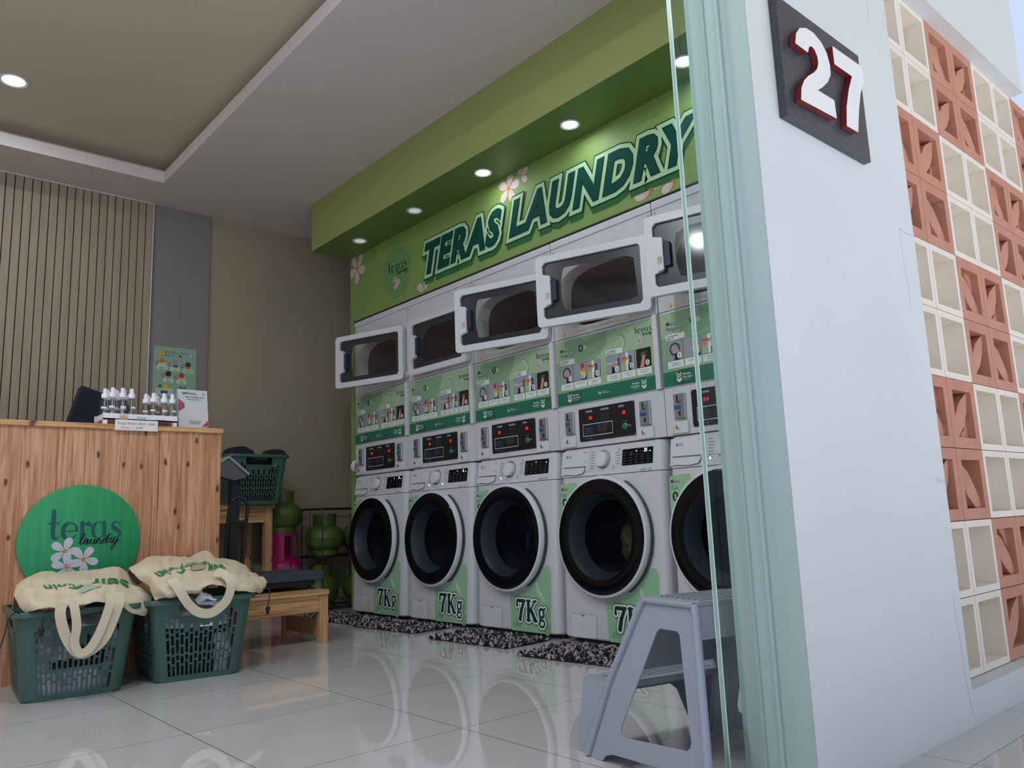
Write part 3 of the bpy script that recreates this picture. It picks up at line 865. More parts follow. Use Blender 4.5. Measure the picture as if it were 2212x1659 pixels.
def washer(i, yc):
    lab = {1: 'white front-loading washer number 1, the one nearest the back wall', 2: 'white front-loading washer number 2, second from the back wall', 3: 'white front-loading washer in the middle of the row of five',
           4: 'white front-loading washer number 4 whose display reads 31', 5: 'white front-loading washer number 5 partly hidden by stool, glass and pillar'}[i]
    t = thing('washing_machine', lab, 'washing machine', (0, yc, 0), 0, 'front-loading washers in a row')
    def ring(z, shrink=0.0):
        dd = dW(z)-shrink; r_ = .036; u0_, u1_ = .012+shrink, .622-shrink
        pts = [(.545, .32-u1_, z), (.545, .32-u0_, z)]
        for k in range(7):
            a = radians(90*k/6)
            pts.append((-(dd-r_+r_*sin(a)), .32-(u0_+r_-r_*cos(a)), z))
        for k in range(7):
            a = radians(90*k/6)
            pts.append((-(dd-r_+r_*cos(a)), .32-(u1_-r_+r_*sin(a)), z))
        return pts
    mb = MB()
    rings = [ring(.022, .008), ring(.030), ring(.7335)]
    n = len(rings[0])
    vs = [p for rg in rings for p in rg]; fs = []
    for a in range(2):
        for j in range(n):
            if a == 1 and j == 8: continue
            k = (j+1) % n; fs.append((a*n+j, a*n+k, (a+1)*n+k, (a+1)*n+j))
    fs.append(tuple(range(n-1, -1, -1))); fs.append(tuple(2*n+j for j in range(n)))
    mb.add(vs, fs, 'white')
    # flat front with the round door opening
    CU, CV = .293, .468
    hole = [(CU+.236*cos(2*pi*k/40), CV+.236*sin(2*pi*k/40)) for k in range(40)]
    outer = [(.048, .030), (.586, .030), (.586, .7335), (.048, .7335)]
    fl_ = outer+hole
    tri = tessellate_polygon([[Vector((p[0], p[1], 0)) for p in outer], [Vector((p[0], p[1], 0)) for p in hole]])
    mb.add([wf(p[0], p[1], 0) for p in fl_], [tuple(q) for q in tri], 'white')
    mk('body', mb, t, smooth=True)
    mb = MB(); mb.loft([ring(.7365), ring(.862), ring(.8675, .006)], 'white')
    cp = mk('control_panel', mb, t, smooth=True)
    # drawer with its scooped pull
    mb = MB()
    mb.prism([(.022, .745), (.028, .747), (.190, .757), (.196, .762), (.196, .858), (.022, .858)], wf, .0004, .0024, 'white2')
    dr = mk('detergent_drawer', mb, t)
    mb = MB(); mb.prism([(.034, .785), (.030, .76), (.045, .748), (.12, .742), (.165, .748), (.178, .762), (.180, .783)], wf, .0026, .0036, 'gtxt')
    mb.prism([(.036, .779), (.034, .762), (.046, .750), (.12, .744), (.163, .750), (.174, .764), (.176, .776)], wf, .0028, .008, 'white2')
    mk('drawer_pull', mb, dr)
    dd = Dec(wf, base=.0028)
    dd.ell(.056, .832, .0075, .0075, 'gtxt', 0, n=16)
    dd.ell(.056, .832, .0055, .0055, 'white2', 1, n=16)
    dd.ell(.0555, .832, .004, .004, 'gtxt', 2, n=10)
    dd.text('LG', .067, .8265, .011, 'gtxt', 1, bold=.01)
    dd.text('ThinQ', .160, .842, .006, 'gtxt', 1)
    dd.text('7 kg', .165, .800, .006, 'gtxt', 1)
    dd.build('drawer_print', dr)
    # dial
    mb = MB(); mb.lathe([(.043, .0), (.042, .002), (.038, .003), (.034, .003)], 'steel', n=32, fn=lambda x_, y_, z_: wf(.285+x_, .806+y_, z_))
    mb.lathe([(.034, .002), (.033, .022), (.030, .025), (.0001, .0255)], 'white2', n=32, fn=lambda x_, y_, z_: wf(.285+x_, .806+y_, z_))
    mk('dial', mb, t, smooth=True)
    # printed programme list, buttons, badges
    dd = Dec(wf, base=.0006)
    for k in range(7):
        dd.rect(.207, .841-.0125*k, .207+.022+.004*((k*7) % 3), .8435-.0125*k, 'gtxt')
        if k < 6: dd.rect(.368-.006*((k*5) % 3), .841-.0125*k, .368-.0+.018, .8435-.0125*k, 'gtxt')
    for uu in (.217, .347):
        dd.stroke([(uu+.009*cos(2*pi*q/16), .765+.0095*sin(2*pi*q/16)) for q in range(17)], .0011, 'gtxt', cap=False)
    dd.text('A+', .343, .762, .006, 'gtxt')
    dd.text('10', .545, .737, .014, 'gtxt'); dd.rect(.500, .741, .536, .743, 'gtxt'); dd.rect(.505, .745, .530, .7465, 'gtxt')
    if i in (2, 3, 5): dd.ell(.217, .765, .005, .005, 'ledb', 2, n=12)
    if i == 2: dd.ell(.347, .765, .005, .005, 'ledb', 2, n=12)
    dd.build('printed_marks', t)
    # display
    mb = MB(); mb.prism(rr2(.397, .768, .568, .839, .002), wf, .0004, .0016, 'blk'); ds = mk('display', mb, t)
    dd = Dec(wf, base=.0020)
    for a in range(5):
        for b in range(5):
            dd.rect(.404+.033*a, .776+.0115*b, .404+.033*a+.014+.002*((a+b) % 3), .7775+.0115*b, 'gtxt')
    txt = {1: '9', 2: '6', 4: '31'}.get(i)
    if txt: dd.text(txt, .536, .820, .0155, 'ledb', 1, bold=.025, align='R', wmul=.85)
    dd.ell(.553, .822, .0028, .0028, 'ledb', 1, n=8); dd.ell(.478, .828, .0026, .0026, 'ledb', 1, n=8); dd.ell(.452, .816, .002, .002, 'led', 1, n=8)
    dd.build('display_readout', ds)
    # door
    P = lambda x_, y_, z_: wf(CU+x_, CV+y_, z_)
    mb = MB(); mb.lathe([(.236, .0), (.262, .0008), (.2655, .012), (.2655, .030), (.260, .040), (.2505, .0425), (.246, .040)], 'white2', n=56, fn=P)
    mb.lathe([(.266, .004), (.2705, .006), (.2705, .018), (.266, .020)], 'slate', n=24, fn=P, a0=radians(-60), a1=radians(60))
    door = mk('door_ring', mb, t, smooth=True)
    mb = MB(); mb.lathe([(.2500, .0415), (.2475, .047), (.238, .0495), (.205, .0500), (.187, .046)], 'blk', n=56, fn=P)
    mk('door_rim', mb, door, smooth=True)
    mb = MB(); mb.lathe([(.187, .046), (.182, .036), (.172, .010), (.163, -.012), (.158, -.030)], 'funnel', n=56, fn=P)
    mk('door_funnel', mb, door, smooth=True)
    mb = MB(); mb.lathe([(.1585, -.030), (.150, -.055), (.120, -.078), (.070, -.090), (.0001, -.094)], 'washglass', n=48, fn=P)
    mk('door_glass', mb, door, smooth=True)
    mb = MB(); mb.lathe([(.236, -.001), (.205, -.030), (.20, -.065), (.232, -.10), (.236, -.30), (.20, -.36), (.0001, -.375)], 'drum', n=48, fn=P)
    mk('drum', mb, t, smooth=True)
    if i in (3, 4):
        mb = MB(); rings = []
        for q in range(9):
            ph = -pi/2+pi*q/8
            rg = []
            for w in range(18):
                a = 2*pi*w/18
                n_ = 1+.35*noise.noise(Vector((cos(a)*2+i*5, sin(a)*2, ph*2)))
                rg.append(P(.035+.075*cos(ph)*cos(a)*n_, -.045+.105*cos(ph)*sin(a)*n_, -.148+.040*sin(ph)*n_))
            rings.append(rg)
        mb.loft(rings, 'laund4' if i == 4 else 'laund5d')
        cl_ = mk('laundry_load', mb, None, smooth=True, loc=(0, yc, 0))
        tag(cl_, 'olive spotted cloth seen through the door of the washer reading 31' if i == 4 else 'dim blue clothes seen through the middle washer door', 'laundry')
    # filter hatch
    mb = MB()
    hp = rr2(.066, .026, .221, .128, .012)
    mb.prism(hp, wf, .0002, .0008, 'gtxt'); mb.prism([(a+(.1435-a)*.016, b+(.077-b)*.026) for a, b in hp], wf, .0008, .0016, 'white2')
    mb.prism([(.130, .1225), (.152, .1225), (.150, .1185), (.132, .1185)], wf, .0017, .0020, 'seam')
    mk('filter_hatch', mb, t)
    # 7Kg sticker, cut round the door
    dd = Dec(wf, base=.0010)
    pts = [(.300, .022), (.560, .022), (.572, .032), (.577, .306), (.566, .330), (.548, .335), (.530, .322)]
    for a in range(-38, -82, -4): pts.append((CU+.275*cos(radians(a)), CV+.275*sin(radians(a))))
    pts += [(.330, .197), (.292, .190), (.283, .182), (.288, .03)]
    dd.poly(pts, 'washer_st', 0)
    dd.ell(.368, .180, .024, .024, 'st_pale', 1); dd.ell(.364, .183, .020, .020, 'washer_st', 2)
    dd.ell(.540, .115, .024, .036, 'st_mid', 1); dd.ell(.536, .119, .020, .030, 'washer_st', 2)
    dd.ell(.335, .040, .028, .030, 'st_mid', 1, a0=0, a1=pi); dd.ell(.548, .045, .024, .032, 'st_mid', 1)
    dd.stroke([(.472, .262), (.488, .215), (.520, .180), (.536, .165)], [.010, .022, .016, .004], 'st_pale', 1)
    dd.stroke([(.498, .212), (.516, .190)], .005, 'st_white', 2)
    gl = [([(p[0], p[1]) for p in pts_], w_) for pts_, w_ in G_7KG]
    dd.glyphs(gl, .328, .072, .098, 'let_out', 3, extra=.026, kx=.098)
    dd.glyphs(gl, .328, .072, .098, 'st_white', 4, extra=.019, kx=.098)
    dd.glyphs(gl, .328, .072, .098, 'let_out', 5, kx=.098, cap=True)
    dd.build('capacity_sticker', t)
    # Mesin Cuci sticker
    dd = Dec(wf, base=.0010)
    pts = [(.013, .705), (.110, .712), (.122, .706), (.121, .690)]
    for a in range(138, 165, 4): pts.append((CU+.274*cos(radians(a)), CV+.274*sin(radians(a))))
    pts += [(.0135, .545)]
    pts = [(max(p[0], .0145), p[1]) for p in pts]
    dd.poly(pts, 'washer_st', 0)
    fr = lambda s_, uu, vv: (dd.text(s_, uu, vv, .017, 'st_white', 1, bold=.05, wmul=.82), dd.text(s_, uu, vv, .017, 'st_dark', 2, bold=.012, wmul=.82))
    fr('Mesin', .022, .676); fr('Cuci', .022, .650)
    dd.ell(.042, .622, .016, .020, 'st_dark', 1); dd.text(str(i), .042, .613, .019, 'st_white', 2, bold=.03, align='C', wmul=.8)
    # keep it on the flat of the front: the far edge wraps the corner
    dd.build('number_sticker', t)
    for k, (a, b) in enumerate(((.06, .04), (.06, -.0), )): pass
    for uu in (.05, .585):
        for xx in (.02, .5):
            mb = MB(); mb.lathe([(.0001, 0), (.018, 0), (.018, .006), (.010, .008), (.010, .024), (.0001, .024)], 'slate', c=(xx, .32-uu, 0), n=14); mk('foot', mb, t)
    return t

def coin_unit(i, yc):
    lab = {1: 'white coin control box of number 1 with a white cloth on its coin slot', 2: 'white coin control box showing 01 and 26 in red', 3: 'white coin control box in the middle, directly above the third washer',
           4: 'white coin control box above the washer whose display reads 31', 5: 'white coin control box partly behind the glass panel'}[i]
    z0 = .872
    t = thing('coin_control_box', lab, 'coin control box', (0, yc, z0), 0, 'coin control boxes between washers and dryers')
    F = lambda uu, z, o_: (-o_, .32-uu, z-z0)
    mb = MB(); mb.box((0, -.3185, .0), (.50, .3185, .2005), 'white'); mk('housing', mb, t, bevel=.002)
    mb = MB(); mb.prism(rr2(.140, .897, .477, 1.048, .002), F, .0006, .004, 'st_black'); pn = mk('display_panel', mb, t)
    d = Dec(F, base=.0045)
    for st, uu in (('WASHER', .207), ('COUNTER', .305), ('DRYER', .403)): d.text(st, uu, 1.028, .0085, 'ptxt', 0, bold=.03, align='C', wmul=.86)
    d.rect(.185, .992, .226, 1.012, 'ledoff', 0); d.rect(.386, .992, .427, 1.012, 'ledoff', 0)
    d.rrect(.283, .986, .327, 1.014, .002, 'slate', 0); d.rrect(.287, .990, .323, 1.010, .001, 'blkm', 1)
    A, B = {1: ('0:0', '0:0'), 2: ('01', '26'), 3: ('03', '00'), 4: ('00', '00'), 5: ('0 0', '00')}[i]
    d.text(A.replace(':', ''), .224 if i != 3 else .212, .9945, .015, 'led', 2, bold=.0, align='R', wmul=.9)
    d.text(B.replace(':', ''), .426, .9945, .015, 'led', 2, bold=.0, align='R', wmul=.9)
    d.text('START', .420, .962, .007, 'redtxt', 0, bold=.02, align='C')
    # framed instruction box
    for a, b, c_, e in ((.163, .971, .347, .9745), (.163, .918, .347, .9215), (.163, .918, .1655, .9745), (.3445, .918, .347, .9745)): d.rect(a, b, c_, e, 'ptxt', 0)
    for k in range(4):
        d.rect(.170, .955-.008*k, .170+.05+.008*(k % 2), .9565-.008*k, 'gtxt'); d.rect(.254, .9615-.008*k, .254+.055+.012*((k+1) % 2), .963-.008*k, 'gtxt')
    d.text('bp', .205, .905, .006, 'ptxt', 0); d.rect(.168, .907, .192, .9085, 'gtxt'); d.rect(.212, .907, .235, .9085, 'gtxt')
    for a, b in ((.144, .901), (.473, .901), (.144, 1.044), (.473, 1.044)): d.ell(a, b, .003, .003, 'chrome', 1, n=8)
    d.build('panel_print', pn)
    mb = MB(); mb.lathe([(.014, .004), (.014, .007), (.011, .008)], 'steel', n=20, fn=lambda x_, y_, z_: F(.420+x_, .941+y_, z_))
    mb.lathe([(.011, .007), (.0105, .013), (.0001, .014)], 'btn', n=20, fn=lambda x_, y_, z_: F(.420+x_, .941+y_, z_))
    mk('start_button', mb, t, smooth=True)
    mb = MB(); mb.lathe([(.0032, .004), (.0030, .008), (.0001, .009)], 'chrome', n=10, fn=lambda x_, y_, z_: F(.441+x_, .942+y_, z_))
    mb.lathe([(.0032, .004), (.0030, .008), (.0001, .009)], 'chrome', n=10, fn=lambda x_, y_, z_: F(.452+x_, .942+y_, z_)); mk('indicator_pin', mb, t)
    for uu, zz in ((.050, .936), (.506, .930)):
        mb = MB(); w, h = .060, .107
        mb.prism(rr2(uu, zz, uu+w, zz+h, .003), F, .0006, .005, 'steel')
        mb.prism([(uu+.044, zz+.004), (uu+.060, zz+.004), (uu+.060, zz+h-.004), (uu+.044, zz+h-.004)], F, .005, .016, 'chrome')
        mb.lathe([(.0001, .012), (.015, .011), (.018, .005)], 'chrome', n=20, fn=lambda x_, y_, z_: F(uu+.024+x_, zz+.085+y_, z_))
        ca = mk('coin_acceptor', mb, t)
        mb = MB(); mb.prism(rr2(uu+.003, zz+.044, uu+.044, zz+.058, .002), F, .005, .009, 'blue'); mk('blue_insert', mb, ca)
        mb = MB(); mb.prism([(uu+.021, zz+.070), (uu+.027, zz+.070), (uu+.027, zz+.100), (uu+.021, zz+.100)], F, .0115, .0135, 'blkm')
        mb.prism(rr2(uu+.023, zz+.014, uu+.032, zz+.034, .004), F, .005, .007, 'blkm'); mk('coin_slot', mb, ca)
        mb = MB(); mb.prism([(uu+.016, zz+.003), (uu+.042, zz+.003), (uu+.040, zz+.014), (uu+.018, zz+.010)], F, .005, .014, 'chrome'); mk('return_lip', mb, ca)
    for uu, zz in ((.031, .879), (.490, .876)):
        mb = MB(); mb.prism(rr2(uu, zz, uu+.088, zz+.048, .004), F, .0006, .010, 'white2'); cb = mk('coin_box_door', mb, t)
        mb = MB(); mb.lathe([(.010, .010), (.010, .015), (.007, .017), (.0001, .017)], 'chrome', n=18, fn=lambda x_, y_, z_: F(uu+.038+x_, zz+.026+y_, z_)); mk('lock', mb, cb, smooth=True)
    if i == 5:
        d = Dec(F, base=.0104); d.rect(.036, .882, .052, .910, 'canvas', 0); d.build('tape_patch', t)
    return t

def dryer(i, yc, ang):
    lab = {1: 'white stacked dryer number 1 nearest the back wall, door ajar', 2: 'white stacked dryer number 2, the only one with its door shut', 3: 'white stacked dryer number 3 with open window door, middle of the row',
           4: 'white stacked dryer number 4 with open window door showing whole beside the fifth', 5: 'white stacked dryer number 5 cut off by the pillar'}[i]
    z0 = 1.0735
    t = thing('tumble_dryer', lab, 'dryer', (0, yc, z0), 0, 'stacked dryers along the green wall')
    F = lambda uu, z, o_: (-o_, .32-uu, z-z0)
    OC, OZ = .312, 1.592
    ov = lambda a, b: [(OC+a*(abs(cos(q))**.62)*(1 if cos(q) > 0 else -1), OZ+b*(abs(sin(q))**.62)*(1 if sin(q) > 0 else -1)) for q in [2*pi*(k+.5)/40 for k in range(40)]]
    mb = MB()
    mb.prism([(.003, 1.403), (.637, 1.403), (.637, 1.866), (.003, 1.866)], F, 0, -.016, 'white', holes=[ov(.262, .152)])
    mb.box((.016, -.317, 1.403-z0), (.50, -.305, 1.866-z0), 'white'); mb.box((.016, .305, 1.403-z0), (.50, .317, 1.866-z0), 'white')
    mb.box((.016, -.317, 1.854-z0), (.50, .317, 1.866-z0), 'white'); mb.box((.016, -.317, 1.403-z0), (.50, .317, 1.415-z0), 'white'); mb.box((.488, -.305, 1.415-z0), (.50, .305, 1.854-z0), 'white')
    mk('cabinet', mb, t)
    mb = MB(); mb.box((-.004, -.3175, 1.8675-z0), (.50, .3175, 1.903-z0), 'white'); mk('top_cover', mb, t, bevel=.003)
    mb = MB(); mb.box((0, -.317, .0005), (.50, .317, 1.400-z0), 'white'); mk('lower_panel', mb, t, bevel=.002)
    mb = MB(); mb.prism(rr2(.612, 1.076, .637, 1.399, .004), F, .0004, .014, 'white2'); mk('edge_strip', mb, t, bevel=.003)
    mb = MB()
    A = lambda a, b, o_: [F(p[0], p[1], o_) for p in ov(a, b)]
    mb.loft([A(.264, .154, .001), A(.259, .150, -.004), A(.252, .146, -.03), A(.245, .142, -.060)], 'bulk', caps=False); mk('bulkhead', mb, t, smooth=True)
    mb = MB(); mb.loft([A(.245, .142, -.061), A(.238, .138, -.10), A(.24, .145, -.45)], 'dryin', caps=False)
    mb.add(A(.24, .145, -.45), [tuple(range(40))], 'dryin'); mk('drum', mb, t, smooth=True)
    dd = Dec(F, base=.0010)
    # sloped lint panel with warning print
    dd.rrect(.030, 1.409, .590, 1.436, .010, 'bulk', 0)
    dd.poly([(.060, 1.412), (.082, 1.412), (.071, 1.434)], 'st_yel', 1); dd.poly([(.069, 1.415), (.073, 1.415), (.0715, 1.427)], 'st_black', 2)
    dd.text('WARNING: CLEAN LINT FILTER BEFORE EACH USE', .16, 1.419, .007, 'gtxt', 1, wmul=1.15)
    for uu in (.018, .622):
        mb = MB(); mb.lathe([(.0055, .0002), (.0050, .0016), (.0001, .0020)], 'steel', n=12, fn=lambda x_, y_, z_: F(uu+x_, 1.848+y_, z_)); mk('screw', mb, t)
    dd.build('warning_print', t)
    # instruction sticker
    d = Dec(F, base=.0012)
    d.rect(.006, 1.078, .606, 1.391, 'st_light', 0)
    def disc(cu, cv, ru, rv, mat, layer, vmax=1.391, vmin=1.140):
        pts = [(cu+ru*cos(2*pi*k/40), min(max(cv+rv*sin(2*pi*k/40), vmin), vmax)) for k in range(40)]
        pts = [(min(max(a, .006), .606), b) for a, b in pts]
        d.poly(pts, mat, layer)
    disc(.205, 1.395, .140, .135, 'st_mid', 1)
    disc(.012, 1.175, .075, .11, 'st_mid', 1); disc(.60, 1.130, .05, .05, 'st_mid', 1)
    disc(.408, 1.316, .041, .042, 'st_mid', 1); disc(.402, 1.312, .038, .039, 'st_pale', 2); disc(.398, 1.311, .036, .037, 'st_light', 3)
    d.rect(.006, 1.078, .606, 1.143, 'st_band', 1)
    disc(.115, 1.100, .055, .043, 'st_band2', 2, 1.143, 1.078); disc(.345, 1.075, .04, .018, 'st_band2', 2, 1.143, 1.078)
    disc(.200, 1.336, .010, .010, 'st_pale', 2)
    for st, vv in (('Mesin', 1.336), ('Pengering', 1.312)):
        d.text(st, .040, vv, .018, 'st_white', 4, bold=.05, wmul=.86); d.text(st, .040, vv, .018, 'st_dark', 5, bold=.012, wmul=.86)
    d.ell(.174, 1.337, .0145, .0175, 'st_dark', 4); d.text(str(i), .174, 1.328, .019, 'st_white', 5, bold=.03, align='C', wmul=.8)
    d.glyphs(G_TERAS, .503, 1.340, .0165, 'st_dark', 4, kx=.0205)
    d.glyphs(G_LAUNDRY, .548, 1.325, .0062, 'st_dark', 5, kx=.0066)
    for a, b in ((.532, 1.312), (.545, 1.302), (.530, 1.293), (.540, 1.322)): d.flower(a, b, .013, 'petal', 'st_or', 4, rot=a*20+b)
    for (a, b, c_, e), lines in (((.034, 1.272, .130, 1.297), ('Cara Pemakaian', 'Mesin Cuci')), ((.330, 1.270, .430, 1.295), ('Cara Pemakaian', 'Mesin Pengering'))):
        d.rrect(a, b, c_, e, .003, 'st_white', 4)
        d.text(lines[0], a+.006, e-.0105, .0065, 'st_dark', 5, bold=.02, wmul=.9); d.text(lines[1], a+.006, e-.020, .0065, 'st_dark', 5, bold=.02, wmul=.9)
    d.rect(.310, 1.155, .3115, 1.275, 'st_mid', 4)
    caps = [('Masukkan Baju', 'ke Dalam Mesin Cuci'), ('Masukkan Deterjen', ''), ('Masukkan Koin', 'ke Mesin Cuci'), ('Masukkan Baju', 'ke Mesin Pengering'), ('Masukkan Koin', 'ke Mesin'), ('Tekan Tombol Start', 'Mesin Berjalan')]
    for k, uu in enumerate((.036, .124, .212, .330, .418, .507)):
        w = .080; zt, zb = 1.267, 1.184
        d.rrect(uu-.001, zb-.032, uu+w, zb+.004, .003, 'st_white', 4)
        d.text(caps[k][0], uu+w/2, zb-.014, .0048, 'st_dark', 5, align='C', wmul=.95)
        if caps[k][1]: d.text(caps[k][1], uu+w/2, zb-.023, .0048, 'st_dark', 5, align='C', wmul=.85)
        d.rrect(uu-.001, zb-.001, uu+w+.001, zt+.001, .004, 'st_dark', 5)
        d.rrect(uu, zb, uu+w, zt, .004, 'st_black' if k == 5 else 'st_grey', 6)
        cu = uu+w/2; cv = (zt+zb)/2
        if k == 0:
            d.ell(cu, cv+.006, .027, .028, 'slate', 7); d.ell(cu, cv+.006, .019, .020, 'st_grey', 8); d.ell(cu+.010, cv-.004, .013, .012, 'st_skin', 9); d.poly([(cu-.006, zb+.001), (cu+.026, zb+.001), (cu+.022, cv-.012), (cu+.002, cv-.012)], 'st_black', 9)
        if k == 1:
            d.poly([(cu-.004, cv+.001), (cu+.036, cv+.001), (cu+.034, cv-.018), (cu+.014, cv-.024)], 'st_yel', 7); d.ell(cu+.016, cv+.024, .012, .016, 'st_red', 7); d.poly([(cu+.010, cv+.012), (cu+.034, cv+.020), (cu+.030, cv+.004), (cu+.020, cv-.004)], 'st_skin', 8); d.rect(cu+.008, zb+.001, cu+.038, cv-.026, 'st_black', 8)
        if k in (2, 4):
            d.rect(uu+.001, zb+.002, cu-.014, cv-.004, 'st_light', 7); d.rect(cu-.012, zb+.001, cu+.004, zt-.001, 'st_white', 7)
            d.poly([(uu+.002, cv+.024), (cu+.001, cv+.020), (cu+.002, cv+.012), (cu-.012, cv+.002), (uu+.012, cv-.012), (uu+.002, cv-.002)], 'st_skin', 8); d.rect(uu+.004, cv+.014, cu-.010, cv+.019, 'st_red', 9)
            d.poly([(cu+.004, cv+.026), (cu+.022, cv+.022), (cu+.022, cv-.010), (cu+.006, cv-.006)], 'slate', 8); d.rect(cu+.002, zb+.001, cu+.022, cv-.014, 'st_black', 8); d.rect(cu+.008, cv-.002, cu+.012, cv+.018, 'st_grey', 9)
        if k == 3:
            d.rect(uu+.004, cv+.004, uu+w-.006, cv+.008, 'st_white', 7); d.poly([(cu-.016, cv-.001), (cu+.014, cv+.010), (cu+.018, cv-.012), (cu+.004, cv-.014)], 'st_skin', 8); d.poly([(cu-.010, zb+.001), (cu+.010, zb+.001), (cu+.008, cv-.012), (cu-.006, cv-.008)], 'st_black', 8); d.rect(cu+.030, cv-.010, cu+.038, cv+.024, 'slate', 8)
        if k == 5:
            d.ell(cu, cv+.006, .016, .015, 'st_band', 7, a0=0, a1=pi); d.poly([(cu-.022, zb+.001), (cu+.0, zb+.001), (cu+.010, cv+.004), (cu+.002, cv+.012), (cu-.006, cv+.006)], 'st_skin', 8); d.rect(cu-.016, cv+.022, cu+.024, cv+.025, 'st_red', 7)
        n_ = str(k % 3+1)
        d.ell(uu+w-.018, zb+.018, .0115, .013, 'st_white', 10, n=20); d.text(n_, uu+w-.018, zb+.0115, .0135, 'st_dark', 11, bold=.04, align='C', wmul=.8)
    def arrow(uu):
        for q in range(2): d.stroke([(uu-.013, 1.130-.010*q), (uu, 1.119-.010*q), (uu+.013, 1.130-.010*q)], .0045, 'st_white', 4, cap=False)
        d.poly([(uu-.013, 1.110), (uu, 1.101), (uu+.013, 1.110), (uu+.013, 1.099), (uu, 1.089), (uu-.013, 1.099)], 'st_white', 4)
    arrow(.087); arrow(.540)
    for uu, al in ((.107, 'L'), (.514, 'R')):
        d.text('Masukkan', uu, 1.117, .0085, 'st_white', 4, bold=.02, align=al, wmul=.85); d.text('Koin disini !', uu, 1.104, .0085, 'st_white', 4, bold=.02, align=al, wmul=.85); d.text('Insert coin here', uu, 1.096, .004, 'st_white', 4, align=al)
    d.text('bp', .272, 1.104, .014, 'st_white', 4, bold=.01); d.text('BERSIH', .298, 1.112, .0048, 'st_white', 4); d.text('PROFESIONAL', .298, 1.104, .0048, 'st_white', 4)
    d.build('instruction_sticker', t)
    # window door on its right-hand hinge
    Dn = mk('door', door_frame, t)
    Dn.location = (-.006, .32-.622, 1.587-z0); Dn.rotation_euler = (0, 0, radians(ang))
    return t, Dn

G_ = lambda s_, z, d_: (-d_, s_, z)
door_frame = MB()
hole = [(.034, -.118), (.046, -.134), (.500, -.134), (.514, -.120), (.514, -.078), (.502, -.074), (.482, -.070), (.474, -.060), (.472, .056), (.480, .070), (.500, .076), (.514, .080), (.514, .122), (.500, .136), (.046, .136), (.034, .122)]
door_frame.prism(rr2(0, -.168, .548, .168, .020, 6), G_, 0, .030, 'white2', holes=[hole])
hdl = MB(); hdl.prism(rr2(.470, -.070, .500, .068, .008), G_, .0301, .042, 'white2')
rec = MB(); rec.prism(rr2(.444, -.052, .4695, .050, .006), G_, .016, .034, 'navy')
pane = MB(); pane.prism([(.030, -.140), (.520, -.140), (.520, .140), (.030, .140)], G_, .010, .0145, 'dryglass')
bord = MB(); bord.prism([(.031, -.139), (.519, -.139), (.519, .139), (.031, .139)], G_, .0148, .0160, 'dtint', holes=[[(.060, -.095), (.100, -.104), (.402, -.104), (.412, -.098), (.424, -.045), (.428, .0), (.424, .050), (.414, .092), (.404, .100), (.110, .096), (.070, .080)]])
hin = MB(); hin.box((-.033, -.004, .085), (-.008, .004, .130), 'white2'); hin.box((-.033, -.004, -.125), (-.008, .004, -.080), 'white2')
meshes = {}
angs = {1: 18.4, 2: 1.6, 3: 18.3, 4: 19.5, 5: 16.5}
for i in range(1, 6):
    yc = Y0+.64*(5-i)-.32
    washer(i, yc); coin_unit(i, yc)
    t, Dn = dryer(i, yc, angs[i])
    for nm, q in (('handle', hdl), ('handle_recess', rec), ('window_pane', pane), ('window_border', bord), ('hinge', hin)): mk(nm, q, Dn)
    dd = Dec(lambda a, b, o_: (-(.042+o_), a, b), base=.0006)
    if i in (3, 4, 5):
        dd.rect(.474, -.045, .496, -.012, 'canvas', 0)
        for q in range(3): dd.stroke([(.493-.004*q, -.018-.009*q), (.486, -.020-.008*q), (.478, -.016-.009*q)], .0016, 'numr', 1, cap=False)
        dd.build('handwritten_label', Dn)

# ================================================================== RECEPTION COUNTER
CY = 3.6926; CR = -1.252; CH = 1.026
t = thing('reception_counter', 'knotty pine reception counter standing in front of the slatted wall', 'counter', (-2.4, CY, 0))
L0, L1 = -1.15, CR+2.4
mb = MB(); mb.box((L0, 0.0, 0.0), (L1-.022, .022, CH-.022), 'pine')
k = L0+.13
mk('front_panel', mb, t)
mb = MB(); mb.box((L1-.022, -.0015, 0.0), (L1, .50, CH-.022), 'pine'); mk('side_panel', mb, t)
mb = MB(); mb.box((L0, -.012, CH-.022), (L1+.006, .52, CH), 'pinex'); mk('top_board', mb, t, bevel=.002)
mb = MB(); mb.box((L0, .03, .45), (L1-.03, .48, .468), 'pine'); mk('inner_shelf', mb, t)
# plank joints in the front, thin dark lines
mb = MB()
for xx in (-1.02, -.815, -.655, -.517, -.36, -.205, -.05, .085, .22, .345, .47, .60, .74, .87, .985, 1.09):
    if xx < L1-.03: mb.box((xx, -.0006, 0.002), (xx+.0014, .001, CH-.023), 'gap' if abs(xx+.517) < .01 or abs(xx-.60) < .3 and int(xx*100) % 2 else 'pinez')
mk('plank_joint', mb, t)

